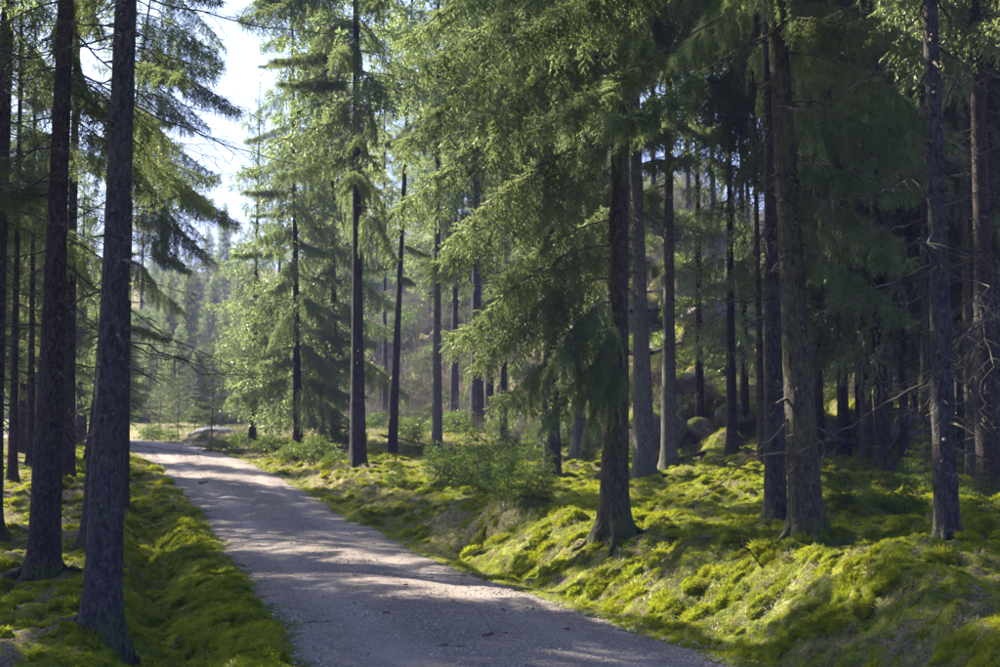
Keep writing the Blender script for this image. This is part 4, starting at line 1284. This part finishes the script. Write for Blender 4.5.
# fallen branches and logs
def log_mesh(name, rng, L=3.0, r=.06, mat=None, bend=.1):
    n = 14; t = np.linspace(0, 1, n)
    P = np.stack([L * (t - .5), L * bend * np.sin(t * 2.6) * .5 + rng.normal(0, .006, n), rng.normal(0, .006, n)], -1)
    V, F = tubes(P, r * (1.1 - .6 * t) * (1 + rng.normal(0, .05, n)), 9); G = Geo(); G.add(V, F, 0, True)
    for k in range(7):
        i = rng.integers(2, 12); d = norm(rng.normal(0, 1, 3)); l = rng.uniform(.1, .6)
        s = np.linspace(0, 1, 5)[:, None]
        V, F = tubes(P[i] + d * l * s + rng.normal(0, .02, (5, 3)) * s, r * .2 * (1 - .7 * s[:, 0]), 4); G.add(V, F, 0)
    return G.mesh(name, [mat or M_BARK])


LG = [log_mesh("log_a", rng), log_mesh("log_b", rng, 2.2, .035, M_DEAD, .25), log_mesh("log_c", rng, 1.6, .02, M_PALE, .3)]
fl = [(690, 310, 0, 1.3, 25, "fallen mossy log slanting down the boulder slope"), (715, 300, 2, 2.2, 160, "bleached broken limb at the top of the boulder slope"),
      (680, 290, 2, 2.0, 10, "bleached limb lying beside the topmost boulder"), (700, 345, 1, 1.6, 40, "thin fallen branch across the middle of the boulder slope"),
      (735, 450, 1, 1.3, 5, "dark fallen branch at the foot of the boulder slope"), (420, 447, 2, 1.4, -10, "pale fallen stick in the clearing"),
      (375, 462, 2, 1.2, 5, "pale fallen branch between the bend and the leaning spruce"), (690, 455, 1, 1.0, -20, "branch lying on moss right of the slim grey spruce"),
      (895, 455, 1, 1.5, 30, "fallen branch leaning among the twin trunks"), (162, 425, 0, 1.0, 10, "fallen log on the slope at the left of the bend"),
      (755, 570, 1, .3, 60, "short dark branch lying on the bank left of the stout spruce")]
for (px, py, v, s, az, lab) in fl:
    x, y = on_ground(px, py, 70)
    o = link("fallen_branch", LG[v], None, (x, y, gz(x, y) + .05 * s), (rng.uniform(-.3, .3), rng.uniform(-.25, .25), R(az)), (s, s, s))
    tag(o, lab, "fallen branch")

# small things on the road
TW = log_mesh("twig", rng, .18, .005, M_TWIG, .4)


def leaf_mesh(name, rng):
    n = 9; t = np.linspace(0, 1, n); w = np.sin(t * math.pi) ** .7 * .018
    V = np.concatenate([np.stack([t * .06, w, .006 + .008 * np.sin(t * 3)], -1), np.stack([t * .06, 0 * w, .002 + .004 * t], -1), np.stack([t * .06, -w, .006 + .012 * t], -1)])
    i = np.arange(n - 1)
    F = np.concatenate([np.stack([i, i + 1, i + n + 1, i + n], -1), np.stack([i + n, i + n + 1, i + 2 * n + 1, i + 2 * n], -1)])
    G = Geo(); G.add(V, F, 0, True); return G.mesh(name, [M_LF])


M_LF, nt = new_mat("withered_leaf"); g_ = NT(nt)
g_.out(g_.bsdf((.06, .04, .03), .8))
LF = leaf_mesh("leaf", rng)
bits = [(212, 485, 1, 2.6, "long dark twig lying on the lit far part of the road"), (252, 542, 1, 1.5, "dark twig in the left wheel track"), (403, 592, 0, 1.1, "curled dark leaf in the middle of the road"),
        (420, 581, 1, 1.0, "short twig right of the curled leaf"), (358, 582, 0, .8, "small leaf in the middle of the gravel road"), (390, 621, 0, .9, "small leaf low in the middle of the road"),
        (365, 613, 0, .7, "tiny leaf on the lower road left of the middle"), (500, 643, 1, 1.3, "twig on the lower right half of the road"), (563, 634, 0, .9, "dark leaf near the right edge of the road"),
        (290, 548, 0, .8, "leaf above the left wheel track"), (398, 606, 1, .8, "tiny twig below the curled leaf"), (320, 627, 1, 1.0, "twig by the left edge of the lower road"), (505, 616, 0, .9, "leaf close to the right verge"),
        (312, 558, 0, .7, "tiny leaf on the shaded middle stretch of road"), (450, 655, 1, 1.1, "twig at the bottom of the picture on the road"), (470, 580, 1, 1.6, "twig at the right gravel edge below the mossy mound")]
for i, (px, py, k, s, lab) in enumerate(bits):
    x, y = on_ground(px, py)
    o = link("twig" if k else "leaf", TW if k else LF, None, (x, y, road_z(x, y) + .008), (0, 0, rng.uniform(-.5, .5) if k else rng.uniform(0, 6)), (s * 1.2,) * 3)
    tag(o, lab, "twig" if k else "leaf")
# ------------------------------------------------------------------ thin haze, tinted blue to lift the dark shadows
hz, nt = new_mat("shadow_lift_haze"); g_ = NT(nt)
pv = g_.n("ShaderNodeVolumePrincipled")
pv.inputs["Color"].default_value = (.40, .40, 1.0, 1); pv.inputs["Density"].default_value = .0014; pv.inputs["Anisotropy"].default_value = .0
o_ = g_.n("ShaderNodeOutputMaterial"); nt.links.new(pv.outputs[0], o_.inputs["Volume"])
G = Geo()
zb, zt_ = float(GZ.min()) - 1.0, 62.0
c8 = np.array([[x, y, z] for z in (zb, zt_) for y in (-760, 1600) for x in (-1500, 1500)], float)
G.add(c8, np.array([[0, 2, 3, 1], [4, 5, 7, 6], [0, 1, 5, 4], [2, 6, 7, 3], [0, 4, 6, 2], [1, 3, 7, 5]]), 0)
tag(link("haze", G.mesh("haze", [hz])), kind="stuff")
print(GX.min(), GX.max(), GY.min(), GY.max(), GZ.min(), GZ.max())
print("objects", len(bpy.data.objects), "tris", sum(len(m.polygons) for m in bpy.data.meshes))
